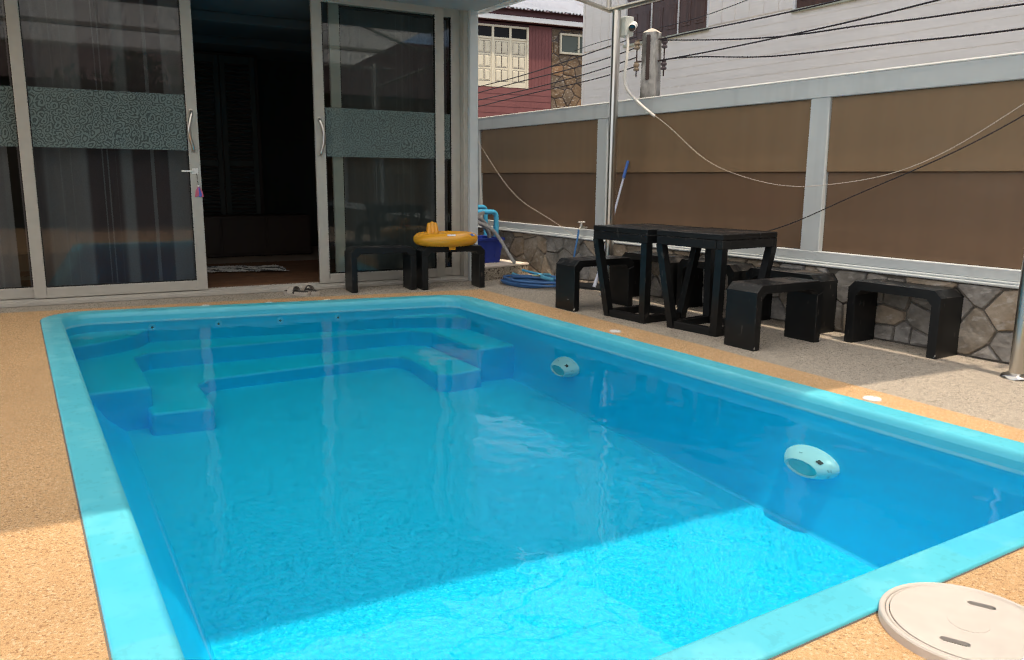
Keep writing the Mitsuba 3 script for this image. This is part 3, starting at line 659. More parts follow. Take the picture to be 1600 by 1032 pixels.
def bench(x, y, rz, label, chips=()):
    b = thing('bench', label, 'bench', 'black wooden benches with chamfered corners')
    M4 = Tm(x, y, -0.005, rz)
    put('seat', xf(BT, M4), 'black_paint', b, 20)
    put('leg', xf(BL, M4), 'black_paint', b, 20); put('leg', xf(BR, M4), 'black_paint', b, 20)
    for (cx, cy, cz, sx, sy, sz) in chips:
        put('chipped_corner', xf(hull(np.array([cx, cy, cz]) + RNG.normal(0, 1, (10, 3))*np.array([sx, sy, sz])), M4), 'bare_chip', b, False)
ch = lambda s1, s2: (s1*0.340, s2*0.136, 0.02, 0.004, 0.0035, 0.008)
bench(3.215, 7.805, -0.1294 + 0.02, 'empty black bench by the sliding door, left of the swim ring bench')
bench(3.945, 7.640, -0.1294 - 0.05, 'black bench by the house corner carrying the orange swim ring')
bench(4.495, 5.815, 0.02, 'black bench at the far end of the tables, beside the hose', [ch(-1, -1), (-0.345, -0.05, 0.10, 0.003, 0.004, 0.005)])
bench(5.262, 5.86, math.pi/2 + 0.02, 'black bench against the stone wall behind the far table', [ch(-1, 1)])
bench(5.265, 5.07, math.pi/2 - 0.02, 'black bench against the stone wall behind the near table', [ch(1, 1), ch(-1, 1)])
bench(4.605, 3.845, -0.015, 'black bench standing out from the wall at the near end of the tables', [ch(-1, -1), ch(1, -1)])
bench(5.265, 4.26, math.pi/2, 'black bench with worn pale patch, half hidden behind the near end bench', [(0.02, 0.02, 0.4535, 0.035, 0.022, 0.0015), (-0.10, 0.05, 0.4535, 0.02, 0.01, 0.0012)])
bench(5.265, 3.285, math.pi/2 + 0.01, 'black bench against the stone wall nearest the front steel post', [(-0.17, 0.02, 0.4535, 0.030, 0.016, 0.0015), (0.24, 0.05, 0.4535, 0.012, 0.010, 0.0012), (0.18, 0.0, 0.4535, 0.012, 0.006, 0.0012), ch(-1, 1)])
def bar(a, b, wx, wy):
    """square section bar between two points, cut level"""
    a, b = np.asarray(a, float), np.asarray(b, float)
    P_ = [p + np.array([sx*wx/2, sy*wy/2, 0]) for p in (a, b) for sx in (-1, 1) for sy in (-1, 1)]
    return hull(P_)
def table(x, y, rz, label):
    t_ = thing('table', label, 'table', 'black wooden tables with tapering frames')
    M4 = Tm(x, y, -0.005, rz); S, B, zt = 0.325, 0.245, 0.775; w = 0.062
    put('tabletop', xf(cat([cbox(-S + i*S*2/3, -S + (i+1)*S*2/3 - 0.003, -S, S, zt-0.045, zt, 0.005) for i in range(3)]), M4), 'black_paint', t_, 20)
    for sx, sy in ((-1, -1), (1, -1), (1, 1), (-1, 1)):
        put('leg', xf(bar((sx*(B-w/2), sy*(B-w/2), 0.0), (sx*(S-w/2), sy*(S-w/2), zt-0.112), w, w), M4), 'black_paint', t_, False)
    for k in range(4):
        R4 = Tm(0, 0, 0, k*math.pi/2)
        put('apron', xf(xf(cbox(-S+0.002, S-w-0.002, -S+0.001, -S+w-0.001, zt-0.112, zt-0.046, 0.004), R4), M4), 'black_paint', t_, 20)
        put('base_rail', xf(xf(cbox(-B+w+0.001, B-w-0.001, -B+0.001, -B+w-0.002, 0.001, 0.06, 0.004), R4), M4), 'black_paint', t_, 20)
table(4.535, 5.165, 0.055, 'square black table with tapering frame, the farther of the two')
table(4.632, 4.475, 0.085, 'square black table with tapering frame, the nearer of the two')

# orange swim ring
SR = thing('swim_ring', 'inflatable orange baby swim ring with a raised backrest lying on the bench', 'swim ring')
Rr, rr = 0.235, 0.088
a_, b_ = np.meshgrid(np.linspace(0, 2*np.pi, 56, endpoint=False), np.linspace(0, 2*np.pi, 22, endpoint=False), indexing='ij')
pk = 1 + 0.015*np.sin(a_*19)*np.clip(np.cos(b_ - np.pi), 0, 1)
vx = (Rr + rr*pk*np.cos(b_)); V_ = np.stack([1.08*vx*np.cos(a_), 0.86*vx*np.sin(a_), 0.085*np.sin(b_)*0.82], -1).reshape(-1, 3)
id_ = np.arange(56*22).reshape(56, 22); nx_, ny_ = np.roll(id_, -1, 0), np.roll(id_, -1, 1); nxy = np.roll(nx_, -1, 1)
F_ = np.vstack([np.stack([id_, nx_, nxy], -1).reshape(-1, 3), np.stack([id_, nxy, ny_], -1).reshape(-1, 3)])
RM = Tm(3.885, 7.63, 0.521, -0.13)
put('tube', xf(trimesh.Trimesh(V_, F_, process=False), RM), 'ring_vinyl', SR, True)
def blob(cs, rs, sub=3):
    pts = np.vstack([trimesh.creation.icosphere(sub, 1.0).vertices*np.array(r) + np.array(c) for c, r in zip(cs, rs)])
    m = hull(pts); return m
put('backrest', xf(cat([blob([(-0.115 + k*0.038, 0.085, 0.06), (-0.115 + k*0.034, 0.105, 0.155 - 0.012*abs(k))], [(0.030, 0.034, 0.03), (0.024, 0.026, 0.024)], 2) for k in (-1, 0, 1)]), RM), 'ring_vinyl', SR, 50)
put('leg_strap', xf(cbox(-0.03, 0.045, -0.192, -0.181, -0.105, -0.045, 0.004), RM), 'ring_vinyl', SR)
def ring_patch(a, b, wa, wb, m):
    A, B_ = np.meshgrid(np.linspace(a-wa, a+wa, 8), np.linspace(b-wb, b+wb, 6), indexing='ij')
    v_ = Rr + (rr + 0.0022)*np.cos(B_); P_ = np.stack([1.08*v_*np.cos(A), 0.86*v_*np.sin(A), (0.085*0.82 + 0.002)*np.sin(B_)], -1).reshape(-1, 3)
    i_ = np.arange(48).reshape(8, 6); f_ = np.stack([i_[:-1, :-1], i_[1:, :-1], i_[1:, 1:], i_[:-1, 1:]], -1).reshape(-1, 4)
    put('print', xf(trimesh.Trimesh(P_, np.vstack([f_[:, [0, 1, 2]], f_[:, [0, 2, 3]]]), process=False), RM), m, SR, True)
ring_patch(-0.75, 0.75, 0.12, 0.24, 'ring_print'); ring_patch(-0.66, 0.66, 0.05, 0.10, 'ring_white'); ring_patch(-1.65, 0.85, 0.14, 0.18, 'ring_white'); ring_patch(-0.2, 0.35, 0.05, 0.3, 'ring_print')

# ------------------------------------------------------------------ boundary wall along the right
FX = 5.42
wall = thing('boundary_wall', 'grey framed boundary wall with brown panels above a stone base', 'wall')
y0w, y1w = -4.4, 12.3
COLS = [(-4.2, -4.02), (-1.36, -1.18), (1.39, 1.57), (4.139, 4.316), (6.87, 7.05), (9.62, 9.80), (12.1, 12.28)]
put('core', cbox(FX+0.062, FX+0.17, y0w, y1w, -0.02, 1.785, 0), 'fence_brown', wall, False)
put('cap_beam', cbox(FX-0.004, FX+0.21, y0w, y1w, 1.790, 1.938, 0.005), 'fence_grey', wall)
put('coping', cbox(FX-0.007, FX+0.213, y0w, y1w, 1.939, 1.953, 0.004), 'cap_render', wall)
put('plinth_beam', cbox(FX-0.002, FX+0.16, y0w, y1w, 0.530, 0.606, 0.005), 'fence_grey', wall)
put('ledge', cat(cbox(FX-0.045, FX+0.14, y0w, y1w, 0.492, 0.512, 0.006), cbox(FX-0.024, FX+0.14, y0w, y1w, 0.513, 0.529, 0.005)), 'fence_grey', wall)
for a, b in COLS:
    put('column', cbox(FX, FX+0.19, a, b, 0.600, 1.792, 0.006), 'fence_grey', wall)
for (a0, a1), (b0, b1) in zip(COLS[:-1], COLS[1:]):
    put('upper_panel', cbox(FX+0.022, FX+0.06, a1+0.001, b0-0.001, 1.226, 1.789, 0.004), 'fence_brown', wall)
    put('lower_panel', cbox(FX+0.046, FX+0.061, a1+0.001, b0-0.001, 0.607, 1.224, 0.003), 'fence_brown_lower', wall)
put('stone_backing', cbox(FX-0.004, FX+0.10, y0w, y1w, -0.02, 0.491, 0), 'mortar', wall, False)
def stones(x0, x1, z0, z1, size, seed, jit=0.85, aspect=1.0):
    """irregular stone outlines that fill the rectangle"""
    rng = np.random.default_rng(seed); nx, nz = max(2, round((x1-x0)/(size*aspect))), max(2, round((z1-z0)/size))
    P_ = []
    for i in range(-2, nx+2):
        for j in range(-2, nz+2):
            P_.append((x0 + (i + 0.5 + 0.5*(j % 2) + jit*(rng.random()-0.5))*(x1-x0)/nx, z0 + (j + 0.5 + jit*(rng.random()-0.5))*(z1-z0)/nz))
    vo = Voronoi(np.array(P_)); clip = sbox(x0, z0, x1, z1); out = []
    for r in vo.point_region:
        reg = vo.regions[r]
        if not reg or -1 in reg: continue
        pg = Polygon(vo.vertices[reg]).intersection(clip)
        if pg.is_empty or pg.area < 0.1*size*size: continue
        out.append(pg)
    return out
def stone_mesh(pg, gap, h, rng):
    s_ = pg.buffer(-gap); 
    if s_.is_empty or s_.geom_type != 'Polygon': return None
    r = 0.055*math.sqrt(s_.area); s2 = s_.buffer(-r)
    s_ = s2.buffer(r, quad_segs=2) if not s2.is_empty and s2.geom_type == 'Polygon' else s_
    s_ = s_.simplify(0.004)
    c = poly_pts(s_); n = len(c); ct = np.array(s_.centroid.coords[0])
    V_ = [np.c_[c, np.zeros(n)], np.c_[c + (ct-c)*0.03, np.full(n, h*0.6)], np.c_[c + (ct-c)*0.07, h*0.9 + rng.normal(0, h*0.07, n)], np.c_[c + (ct-c)*0.55, h*1.02 + rng.normal(0, h*0.16, n)]]
    F_ = []; j = np.arange(n); k = (j+1) % n
    for i in range(3):
        F_ += np.c_[i*n+j, i*n+k, (i+1)*n+k].tolist() + np.c_[i*n+j, (i+1)*n+k, (i+1)*n+j].tolist()
    V_.append(np.array([[ct[0], ct[1], h*1.04]])); F_ += np.c_[3*n+j, 3*n+k, np.full(n, 4*n)].tolist()
    return trimesh.Trimesh(np.vstack(V_), np.array(F_), process=False)
rs = np.random.default_rng(12)
SW4 = frame([FX-0.004, 0, 0], [0, -1, 0], [0, 0, 1])      # local x = -y, local y = z, local z = towards the pool
for pg in stones(-9.9, -1.6, 0.002, 0.490, 0.215, 4, 1.05, 1.05):
    m = stone_mesh(pg, 0.005, 0.016 + 0.010*rs.random(), rs)
    if m is not None: put('stone', xf(m, SW4), STONES[rs.integers(4)], wall, 40)

# ------------------------------------------------------------------ canopy on steel posts
can = thing('canopy', 'canopy roof on stainless steel posts over the pool, translucency added to light the shade', 'canopy')
def post(x, y, zt):
    return cat(tube([(x, y, -0.004), (x, y, zt)], 0.043, 24), xf(lathe([(0.085, 0.0), (0.085, 0.008), (0.078, 0.022), (0.055, 0.030), (0.043, 0.034)], 32), Tm(x, y, -0.004)))
PB, PF = np.array([5.06, 6.33]), np.array([5.062, 2.39])
put('post', post(*PB, 2.73), 'steel', can, 50, label='steel post behind the far table'); put('post', post(*PF, 3.12), 'steel', can, 50, label='steel post at the right edge of the view')
put('beam', cat(tube([(5.06, 6.45, 2.755), (5.06, 2.39, 2.70)], 0.026, 12)), 'steel_dull', can)
put('strut', tube([(5.035, 6.42, 2.75), (5.035, 6.42, 3.14)], 0.024, 12), 'steel_dull', can)
put('rafter', tube([(5.05, 6.42, 2.745), (4.43, 6.28, 2.80), (3.6, 6.10, 3.12)], 0.02, 12), 'steel_dull', can)
def rfront(x): return 1.835 - 0.045*(x - 0.1)
xs = np.linspace(-6.5, 4.90, 12)
for i in range(11):
    a, b = xs[i] - 0.02, xs[i+1] + (0.0 if i == 10 else 0.02)
    zz = 3.18 + 0.004*(i % 2)
    yb0, yb1 = 8.20 - 0.13*(a-1.0), 8.20 - 0.13*(b-1.0)
    put('roof_sheet', trimesh.Trimesh([(a, rfront(a), zz), (b, rfront(b), zz), (b, yb1, zz+0.02), (a, yb0, zz+0.02)], [[0, 1, 2], [0, 2, 3]], process=False), 'roof_sheet', can, False)
for yy in (1.98, 4.0, 6.2):
    put('purlin', xf(cbox(-6.5, 5.05, -0.025, 0.025, 3.10, 3.16, 0.004), Tm(0, yy + 0.05, 0, -0.081)), 'steel_dull', can)
put('brace', tube([(5.05, 1.52, 3.15), (5.62, 1.56, 3.15)], 0.022, 10), 'steel_dull', can)
put('post', cat(tube([(-5.2, 2.5, -0.004), (-5.2, 2.5, 3.12)], 0.043, 16)), 'steel', can, 50)

# ------------------------------------------------------------------ camera, conduit and cables on the far post
cc = thing('security_camera', 'white security camera on a grey junction box at the top of the far post', 'security camera')
put('box', cbox(5.105, 5.205, 6.24, 6.36, 2.50, 2.68, 0.008), 'box_grey', cc)
cd = np.array([-0.62, -0.72, -0.30]); cd /= np.linalg.norm(cd)
c0 = np.array([5.16, 6.215, 2.575])
put('body', cat(xf(lathe([(0.0, -0.09), (0.03, -0.085), (0.036, -0.06), (0.036, 0.03), (0.032, 0.036)], 24), frame(c0, np.cross(cd, [0, 0, 1]), np.cross(np.cross(cd, [0, 0, 1]), cd)*-1)), xf(trimesh.creation.icosphere(3, 0.035), Tm(5.19, 6.225, 2.60))), 'white_plastic', cc, 50)
M4 = np.eye(4); M4[:3, 2] = cd; M4[:3, 0] = np.cross([0, 0, 1], cd)/np.linalg.norm(np.cross([0, 0, 1], cd)); M4[:3, 1] = np.cross(cd, M4[:3, 0]); M4[:3, 3] = c0
put('lens', xf(lathe([(0.031, 0.030), (0.028, 0.040), (0.024, 0.038), (0.0, 0.037)], 24), M4), 'lens_black', cc)
cn = thing('conduit', 'white plastic conduit running down the far post and bending away', 'conduit')
put('pipe', tube(spline([(5.135, 6.25, 2.51), (5.13, 6.235, 2.36), (5.115, 6.24, 2.18), (5.105, 6.215, 2.04), (5.14, 6.10, 1.90), (5.20, 5.98, 1.79), (5.235, 5.93, 1.745)], 30), 0.014, 10), 'conduit_white', cn, True)
def cable(name, label, pts, r, m, n=60):
    key = put(name, tube(spline(pts, n), r, 6), m, None, True); labels[key] = {'label': label, 'category': 'cable'}
cable('cable', 'pale cable sagging from the white conduit across the brown panels', [(5.235, 5.93, 1.75), (5.28, 5.70, 1.595), (5.30, 5.30, 1.335), (5.31, 4.85, 1.185), (5.31, 4.32, 1.112), (5.31, 3.95, 1.135), (5.31, 3.45, 1.225), (5.31, 3.14, 1.345), (5.30, 2.64, 1.64), (5.25, 1.9, 2.15), (5.15, 1.4, 3.13)], 0.0026, 'wire_pale')
cable('cable', 'dark cable slanting down from the right edge to the table behind the brown panels', [(5.20, 1.42, 3.13), (5.34, 2.65, 1.575), (5.37, 3.25, 1.285), (5.38, 3.9, 1.02), (5.385, 4.60, 0.745), (5.38, 5.2, 0.63), (5.36, 5.7, 0.56), (5.34, 6.3, 0.55), (5.33, 6.9, 0.60)], 0.004, 'wire_black')
cable('cable', 'thin pale cable drooping over the far brown panel beside the house corner', [(5.39, 9.70, 1.70), (5.385, 9.0, 1.17), (5.38, 8.45, 0.87), (5.38, 8.15, 0.775), (5.37, 7.75, 0.66), (5.37, 7.35, 0.52)], 0.0028, 'wire_pale')

# ------------------------------------------------------------------ tap, hoses, pump corner, squeegee
tp = thing('tap', 'silver garden tap with a hose fixed to the boundary wall', 'tap')
put('body', cat(tube([(5.42, 7.19, 0.63), (5.33, 7.19, 0.63), (5.31, 7.19, 0.60)], 0.013, 10), xf(lathe([(0.018, -0.02), (0.018, 0.03), (0.008, 0.045)], 14), Tm(5.345, 7.19, 0.635))), 'steel_dull', tp)
put('handle', cbox(5.30, 5.39, 7.178, 7.202, 0.682, 0.694, 0.004), 'white_plastic', tp)
k = put('drop_hose', tube(spline([(5.31, 7.19, 0.61), (5.30, 7.20, 0.50), (5.28, 7.22, 0.32), (5.26, 7.24, 0.12), (5.20, 7.25, 0.012), (5.05, 7.28, 0.010)], 30), 0.011, 10), 'blue_hose', None, True); labels[k] = {'label': 'steel blue hose hanging down from the tap on the boundary wall', 'category': 'hose'}
def coil(cx, cy, n, rx, ry, seed, rz, z0, r):
    rng = np.random.default_rng(seed); pts = []
    for i in range(n*14):
        a = 2*math.pi*i/14; k = 1 + 0.22*math.sin(a*0.37 + seed) + 0.06*rng.normal()
        X, Y = rx*k*math.cos(a), ry*k*math.sin(a)
        pts.append((cx + X*math.cos(rz) - Y*math.sin(rz), cy + X*math.sin(rz) + Y*math.cos(rz), z0 + r + 0.011*(i/14) + 0.006*math.sin(a*1.7)))
    return spline(pts, n*44)
k = put('hose_coil', tube(coil(4.87, 7.34, 6, 0.26, 0.36, 2, 0.3, -0.005, 0.012), 0.012, 8), 'blue_hose', None, True); labels[k] = {'label': 'loosely coiled dark blue garden hose on the paving by the pump plinth', 'category': 'hose'}
k = put('pool_hose', tube(spline([(4.95, 8.00, 0.05), (5.05, 7.90, 0.02), (5.15, 7.80, 0.03), (5.20, 7.62, 0.05), (5.05, 7.42, 0.09), (4.90, 7.30, 0.10), (4.92, 7.1, 0.08)], 40), 0.022, 10), 'light_hose', None, True); labels[k] = {'label': 'thick light blue hose lying over the coiled dark hose', 'category': 'hose'}
k = put('yellow_hose', tube(spline([(4.98, 7.98, 0.015), (5.00, 7.75, 0.05), (5.02, 7.55, 0.07), (4.93, 7.4, 0.10)], 30), 0.010, 8), 'yellow_hose', None, True); labels[k] = {'label': 'short pale yellow hose beside the light blue hose', 'category': 'hose'}
k = put('blue_pipe', tube([(4.96, 7.80, 0.115), (5.25, 7.45, 0.03)], 0.013, 10), 'blue_pvc', None); labels[k] = {'label': 'loose length of blue pipe leaning on the hose pile', 'category': 'pipe'}
pl_ = thing('pump_plinth', 'low pebble faced concrete plinth at the house corner', 'plinth')
PP = Polygon([(4.42, 7.93), (5.25, 8.12), (5.10, 9.3), (4.30, 9.2)])
put('block', prism(PP, -0.006, 0.135), 'plinth_pebble', pl_, False); put('top_slab', prism(PP.buffer(0.008, join_style=2), 0.1355, 0.155, 0.004), 'pale_concrete', pl_, False)
cr = thing('plastic_crate', 'dark blue plastic crate holding grey hoses on the plinth', 'crate')
CM = Tm(4.76, 8.52, 0.156, 0.05)
def frust(w0, d0, w1, d1, z0, z1): return hull([(sx*w/2, sy*d_/2, z) for w, d_, z in ((w0, d0, z0), (w1, d1, z1)) for sx in (-1, 1) for sy in (-1, 1)])
sides_ = []
for k in range(4):
    a = k*math.pi/2; w0, w1 = (0.40, 0.46); d0 = 0.20; d1 = 0.23
    sides_.append(xf(hull([(-w0/2, -d0, 0), (w0/2, -d0, 0), (-w1/2, -d1, 0.27), (w1/2, -d1, 0.27), (-w0/2, -d0+0.008, 0), (w0/2, -d0+0.008, 0), (-w1/2, -d1+0.008, 0.27), (w1/2, -d1+0.008, 0.27)]), Tm(0, 0, 0, a)))
put('side_wall', xf(cat(sides_ + [cbox(-0.195, 0.195, -0.195, 0.195, 0, 0.01, 0)]), CM), 'blue_plastic', cr, False)
put('rim', xf(cat([xf(cbox(-0.25, 0.25, -0.25, -0.225, 0.265, 0.30, 0.006), Tm(0, 0, 0, k*math.pi/2)) for k in range(4)]), CM), 'blue_plastic', cr)
for k in (-1, 0, 1): put('rib', xf(hull([(k*0.13-0.008, -0.205, 0.01), (k*0.13+0.008, -0.205, 0.01), (k*0.14-0.008, -0.236, 0.265), (k*0.14+0.008, -0.236, 0.265), (k*0.13-0.008, -0.198, 0.01), (k*0.14+0.008, -0.226, 0.265)]), CM), 'blue_plastic', cr, False)
pu = thing('pool_pump_pipes', 'bright blue plastic pipe loops of the pool pump behind the house corner', 'pipework')
put('pipe', cat(tube(arc_bend([(4.30, 8.70, 0.752), (5.14, 8.70, 0.745), (5.15, 8.72, 0.16)], 0.07, 8), 0.031, 14), xf(lathe([(0.037, 0), (0.037, 0.05), (0.031, 0.05)], 16), Tm(5.15, 8.72, 0.53))), 'blue_pvc', pu, 50)
put('pipe', tube(arc_bend([(4.80, 8.95, 0.60), (4.80, 8.95, 0.80), (5.16, 9.0, 0.795), (5.16, 9.0, 0.16)], 0.06, 8), 0.028, 14), 'blue_pvc', pu, 50)
put('pump_body', xf(lathe([(0, 0), (0.12, 0), (0.13, 0.05), (0.13, 0.22), (0.08, 0.26), (0, 0.27)], 24), Tm(4.88, 9.05, 0.155)), 'blue_plastic', pu)
for i, (pts, lab) in enumerate((([(4.36, 8.30, 0.66), (4.62, 8.27, 0.645), (4.78, 8.24, 0.58), (4.92, 8.18, 0.40), (5.0, 8.10, 0.22), (5.03, 8.07, 0.165)], 'long grey ribbed hose arching out of the blue crate to the plinth'),
                                ([(4.36, 8.45, 0.72), (4.66, 8.45, 0.715), (4.83, 8.47, 0.64), (4.92, 8.5, 0.50), (4.93, 8.52, 0.40)], 'grey ribbed hose curling over the blue crate, the upper one'),
                                ([(4.36, 8.40, 0.69), (4.62, 8.38, 0.665), (4.78, 8.40, 0.60), (4.88, 8.44, 0.50), (4.90, 8.46, 0.38)], 'grey ribbed hose curling over the blue crate, between the other two'))):
    k = put('ribbed_hose', tube(spline(pts, 50), 0.021 if i == 0 else 0.024, 12), 'grey_hose', None, True); labels[k] = {'label': lab, 'category': 'hose'}
k = put('hose_nozzle', xf(hull([(0, -0.012, -0.012), (0, 0.012, -0.012), (0, 0.012, 0.012), (0, -0.012, 0.012), (0.14, -0.018, -0.028), (0.14, 0.018, -0.028), (0.14, 0.018, 0.01), (0.14, -0.018, 0.01)]), Tm(4.72, 8.50, 0.715, 0.1, -0.28)), 'grey_hose', None, False); labels[k] = {'label': 'flat grey suction nozzle resting on the hoses above the crate', 'category': 'nozzle'}
sq = thing('floor_squeegee', 'floor squeegee with a blue grip leaning on the boundary wall behind the table', 'squeegee')
A_, B_ = np.array([5.19, 6.72, 0.03]), np.array([5.405, 6.50, 1.345])
put('handle', tube([A_, A_ + (B_-A_)*0.88], 0.012, 10), 'pale_blue_plastic', sq); put('grip', tube([A_ + (B_-A_)*0.87, B_], [0.017, 0.014], 12), 'squeegee_blue', sq)
put('socket', tube([A_, A_ + (B_-A_)*0.10], [0.024, 0.016], 12), 'pale_blue_plastic', sq)
put('head', hull([(5.08, 6.98, 0.02), (5.12, 7.0, 0.02), (5.26, 6.47, 0.02), (5.30, 6.49, 0.02), (5.10, 6.97, 0.055), (5.28, 6.49, 0.055), (5.19, 6.72, 0.075)]), 'rubber', sq, False)
put('blade', hull([(5.09, 6.985, -0.004), (5.10, 6.99, -0.004), (5.27, 6.475, -0.004), (5.28, 6.48, -0.004), (5.10, 6.98, 0.02), (5.28, 6.48, 0.02)]), 'rubber', sq, False)

# ------------------------------------------------------------------ utility pole and lines beyond the wall
up_ = thing('utility_pole', 'weathered square concrete utility pole behind the boundary wall', 'utility pole')
UX, UY, UA = 6.50, 7.46, 0.42
UM = Tm(UX, UY, 0, UA); w = 0.083
put('shaft', xf(hull([(sx*(w+0.02*(z < 0)), sy*(w+0.02*(z < 0)), z) for z in (-0.03, 2.83) for sx in (-1, 1) for sy in (-1, 1)]), UM), 'pole_concrete', up_, False)
put('cap', xf(hull([(-w, -w, 2.831), (w, -w, 2.831), (w, w, 2.831), (-w, w, 2.831), (0.03, 0.03, 2.872), (-0.03, 0.03, 2.872), (-0.03, -0.03, 2.872), (0.03, -0.03, 2.872), (0, 0, 2.882)]), UM), 'pale_concrete', up_, False)
def spool_rack(dx, dy, m, lab):
    r_ = thing('insulator_rack', lab, 'insulator')
    p = np.array([UX + dx, UY + dy, 0])
    put('rod', tube([p + (0, 0, 2.34), p + (0, 0, 2.78)], 0.008, 8), 'rust_iron', r_)
    for z in (2.46, 2.70):
        put('spool', xf(lathe([(0.0, -0.05), (0.03, -0.05), (0.036, -0.03), (0.022, -0.018), (0.022, -0.006), (0.036, 0.006), (0.036, 0.024), (0.022, 0.034), (0.03, 0.05), (0, 0.05)], 16), Tm(p[0], p[1], z)), m, r_)
        put('bracket', tube([p + (0, 0, z + 0.055), (UX + dx*0.4, UY + dy*0.4, z + 0.055)], 0.010, 6), 'rust_iron', r_)
spool_rack(-0.13, 0.11, 'porcelain_tan', 'pair of tan spool insulators on the left side of the utility pole')
spool_rack(0.06, -0.15, 'porcelain', 'pair of dark spool insulators on the right side of the utility pole')
put('strap', xf(cbox(-w-0.012, -w-0.002, -0.02, 0.025, 2.30, 2.80, 0.002), UM), 'rust_iron', up_)
RX, RY, LX, LY = UX+0.09, UY-0.15, UX-0.14, UY+0.11
def wire(lab, pts, x=6.5, r=0.0078, first=None):
    cable('power_line', lab, ([first] if first else []) + [(x, y, z) for y, z in pts], r, 'wire_black', 90)
wire('black power line rising right from the upper insulator of the utility pole', [(RY, 2.74), (6.26, 2.745), (5.3, 2.75), (4.93, 2.76), (2, 2.85), (-6, 3.1)])
wire('black power line sagging right from the upper insulator and crossing another line', [(RY, 2.73), (6.53, 2.63), (5.59, 2.535), (5.14, 2.515), (4.68, 2.505), (4.2, 2.48), (3.82, 2.47), (3.34, 2.455), (0, 2.5), (-6, 2.8)])
wire('black power line rising right from the lower insulator of the utility pole', [(RY, 2.51), (6.61, 2.51), (5.59, 2.53), (4.71, 2.56), (3.99, 2.60), (0, 2.85), (-6, 3.2)])
wire('lowest black power line wavering right from the lower insulator', [(RY, 2.505), (6.55, 2.46), (5.73, 2.365), (5.2, 2.34), (4.69, 2.325), (4.24, 2.31), (3.91, 2.295), (3.32, 2.28), (0, 2.4), (-6, 2.7)])
wire('thin grey power line crossing the shutters above the utility pole', [(9.0, 2.82), (7.68, 2.87), (7.39, 2.87), (6.64, 2.89), (6.02, 2.95), (3, 3.3), (-6, 4.2)], 6.5, 0.004)
# ------------------------------------------------------------------ white neighbour house
wh = thing('white_house', 'white timber clad neighbour house with brown shuttered windows beyond the wall', 'house')
WX = 9.0
put('core_wall', cat(cbox(WX+0.03, WX+7, -4.0, 12.12, -0.03, 5.8, 0)), 'white_trim', wh, False)
for i, z in enumerate(np.arange(1.55, 3.36, 0.131)):
    m = hull([(WX+0.006, y, z+0.131) for y in (-3.9, 12.15)] + [(WX, y, z) for y in (-3.9, 12.15)] + [(WX+0.0295, y, z+dz) for y in (-3.9, 12.15) for dz in (0.0, 0.131)])
    put('plank', m, 'white_siding', wh, False)
put('plank_field', cbox(WX+0.006, WX+0.0295, -3.9, 12.15, -0.03, 1.548, 0), 'white_siding', wh, False)
def wboards(a, b, z0, z1):
    n_ = max(1, round((b-a)/0.25)); e = np.linspace(a, b, n_+1)
    for p, q_ in zip(e[:-1], e[1:]):
        put('board', cbox(WX+0.002, WX+0.0295, p+0.004, q_-0.004, z0, z1, 0.004), 'white_siding', wh)
wins = [(9.12, 10.98), (5.70, 7.52), (2.3, 4.1)]
wboards(11.0, 12.15, 3.40, 5.8); wboards(7.55, 9.10, 3.40, 5.8); wboards(4.13, 5.68, 3.40, 5.8); wboards(-3.9, 2.28, 3.40, 5.8)
for a, b in wins:
    W_ = node('window', wh)
    put('frame', cat(cbox(WX-0.02, WX+0.029, a-0.035, a, 3.36, 4.72, 0.005), cbox(WX-0.02, WX+0.029, b, b+0.035, 3.36, 4.72, 0.005), cbox(WX-0.02, WX+0.029, a, b, 4.68, 4.72, 0.005)), 'white_trim', W_)
    put('sill', cbox(WX-0.04, WX+0.029, a-0.05, b+0.05, 3.335, 3.375, 0.005), 'sill_green', W_)
    n_ = 3; e = np.linspace(a, b, n_+1)
    for p, q_ in zip(e[:-1], e[1:]):
        mm = [cbox(WX+0.004, WX+0.029, p+0.012, q_-0.012, 3.378, 4.678, 0.003)]
        ww = (q_-p-0.024)/2
        for c in range(2):
            for zz in (3.47, 3.93, 4.34):
                y_ = p + 0.012 + c*ww
                mm.append(cbox(WX-0.006, WX+0.006, y_+0.05, y_+ww-0.05, zz, zz+(0.36 if zz < 4.3 else 0.28), 0.012))
                mm.append(cbox(WX-0.013, WX+0.006, y_+0.085, y_+ww-0.085, zz+0.04, zz+(0.32 if zz < 4.3 else 0.24), 0.006))
        put('shutter', cat(mm), 'shutter_wood', W_, 20)
    for p in e[1:-1]: put('mullion', cbox(WX-0.012, WX+0.029, p-0.010, p+0.010, 3.376, 4.678, 0.003), 'white_trim', W_)
put('corner_board', cat(cbox(WX-0.01, WX+0.03, 12.152, 12.2, -0.03, 5.8, 0.004), cbox(WX+0.032, WX+7, 12.122, 12.16, -0.03, 5.8, 0)), 'white_siding', wh)
put('roof', hull([(WX-0.8, y, 5.75) for y in (-4.6, 12.8)] + [(WX-0.8, y, 5.83) for y in (-4.6, 12.8)] + [(WX+3.5, y, 7.4) for y in (-4.6, 12.8)] + [(WX+7.8, y, 5.75) for y in (-4.6, 12.8)]), 'zinc_roof', wh, False)

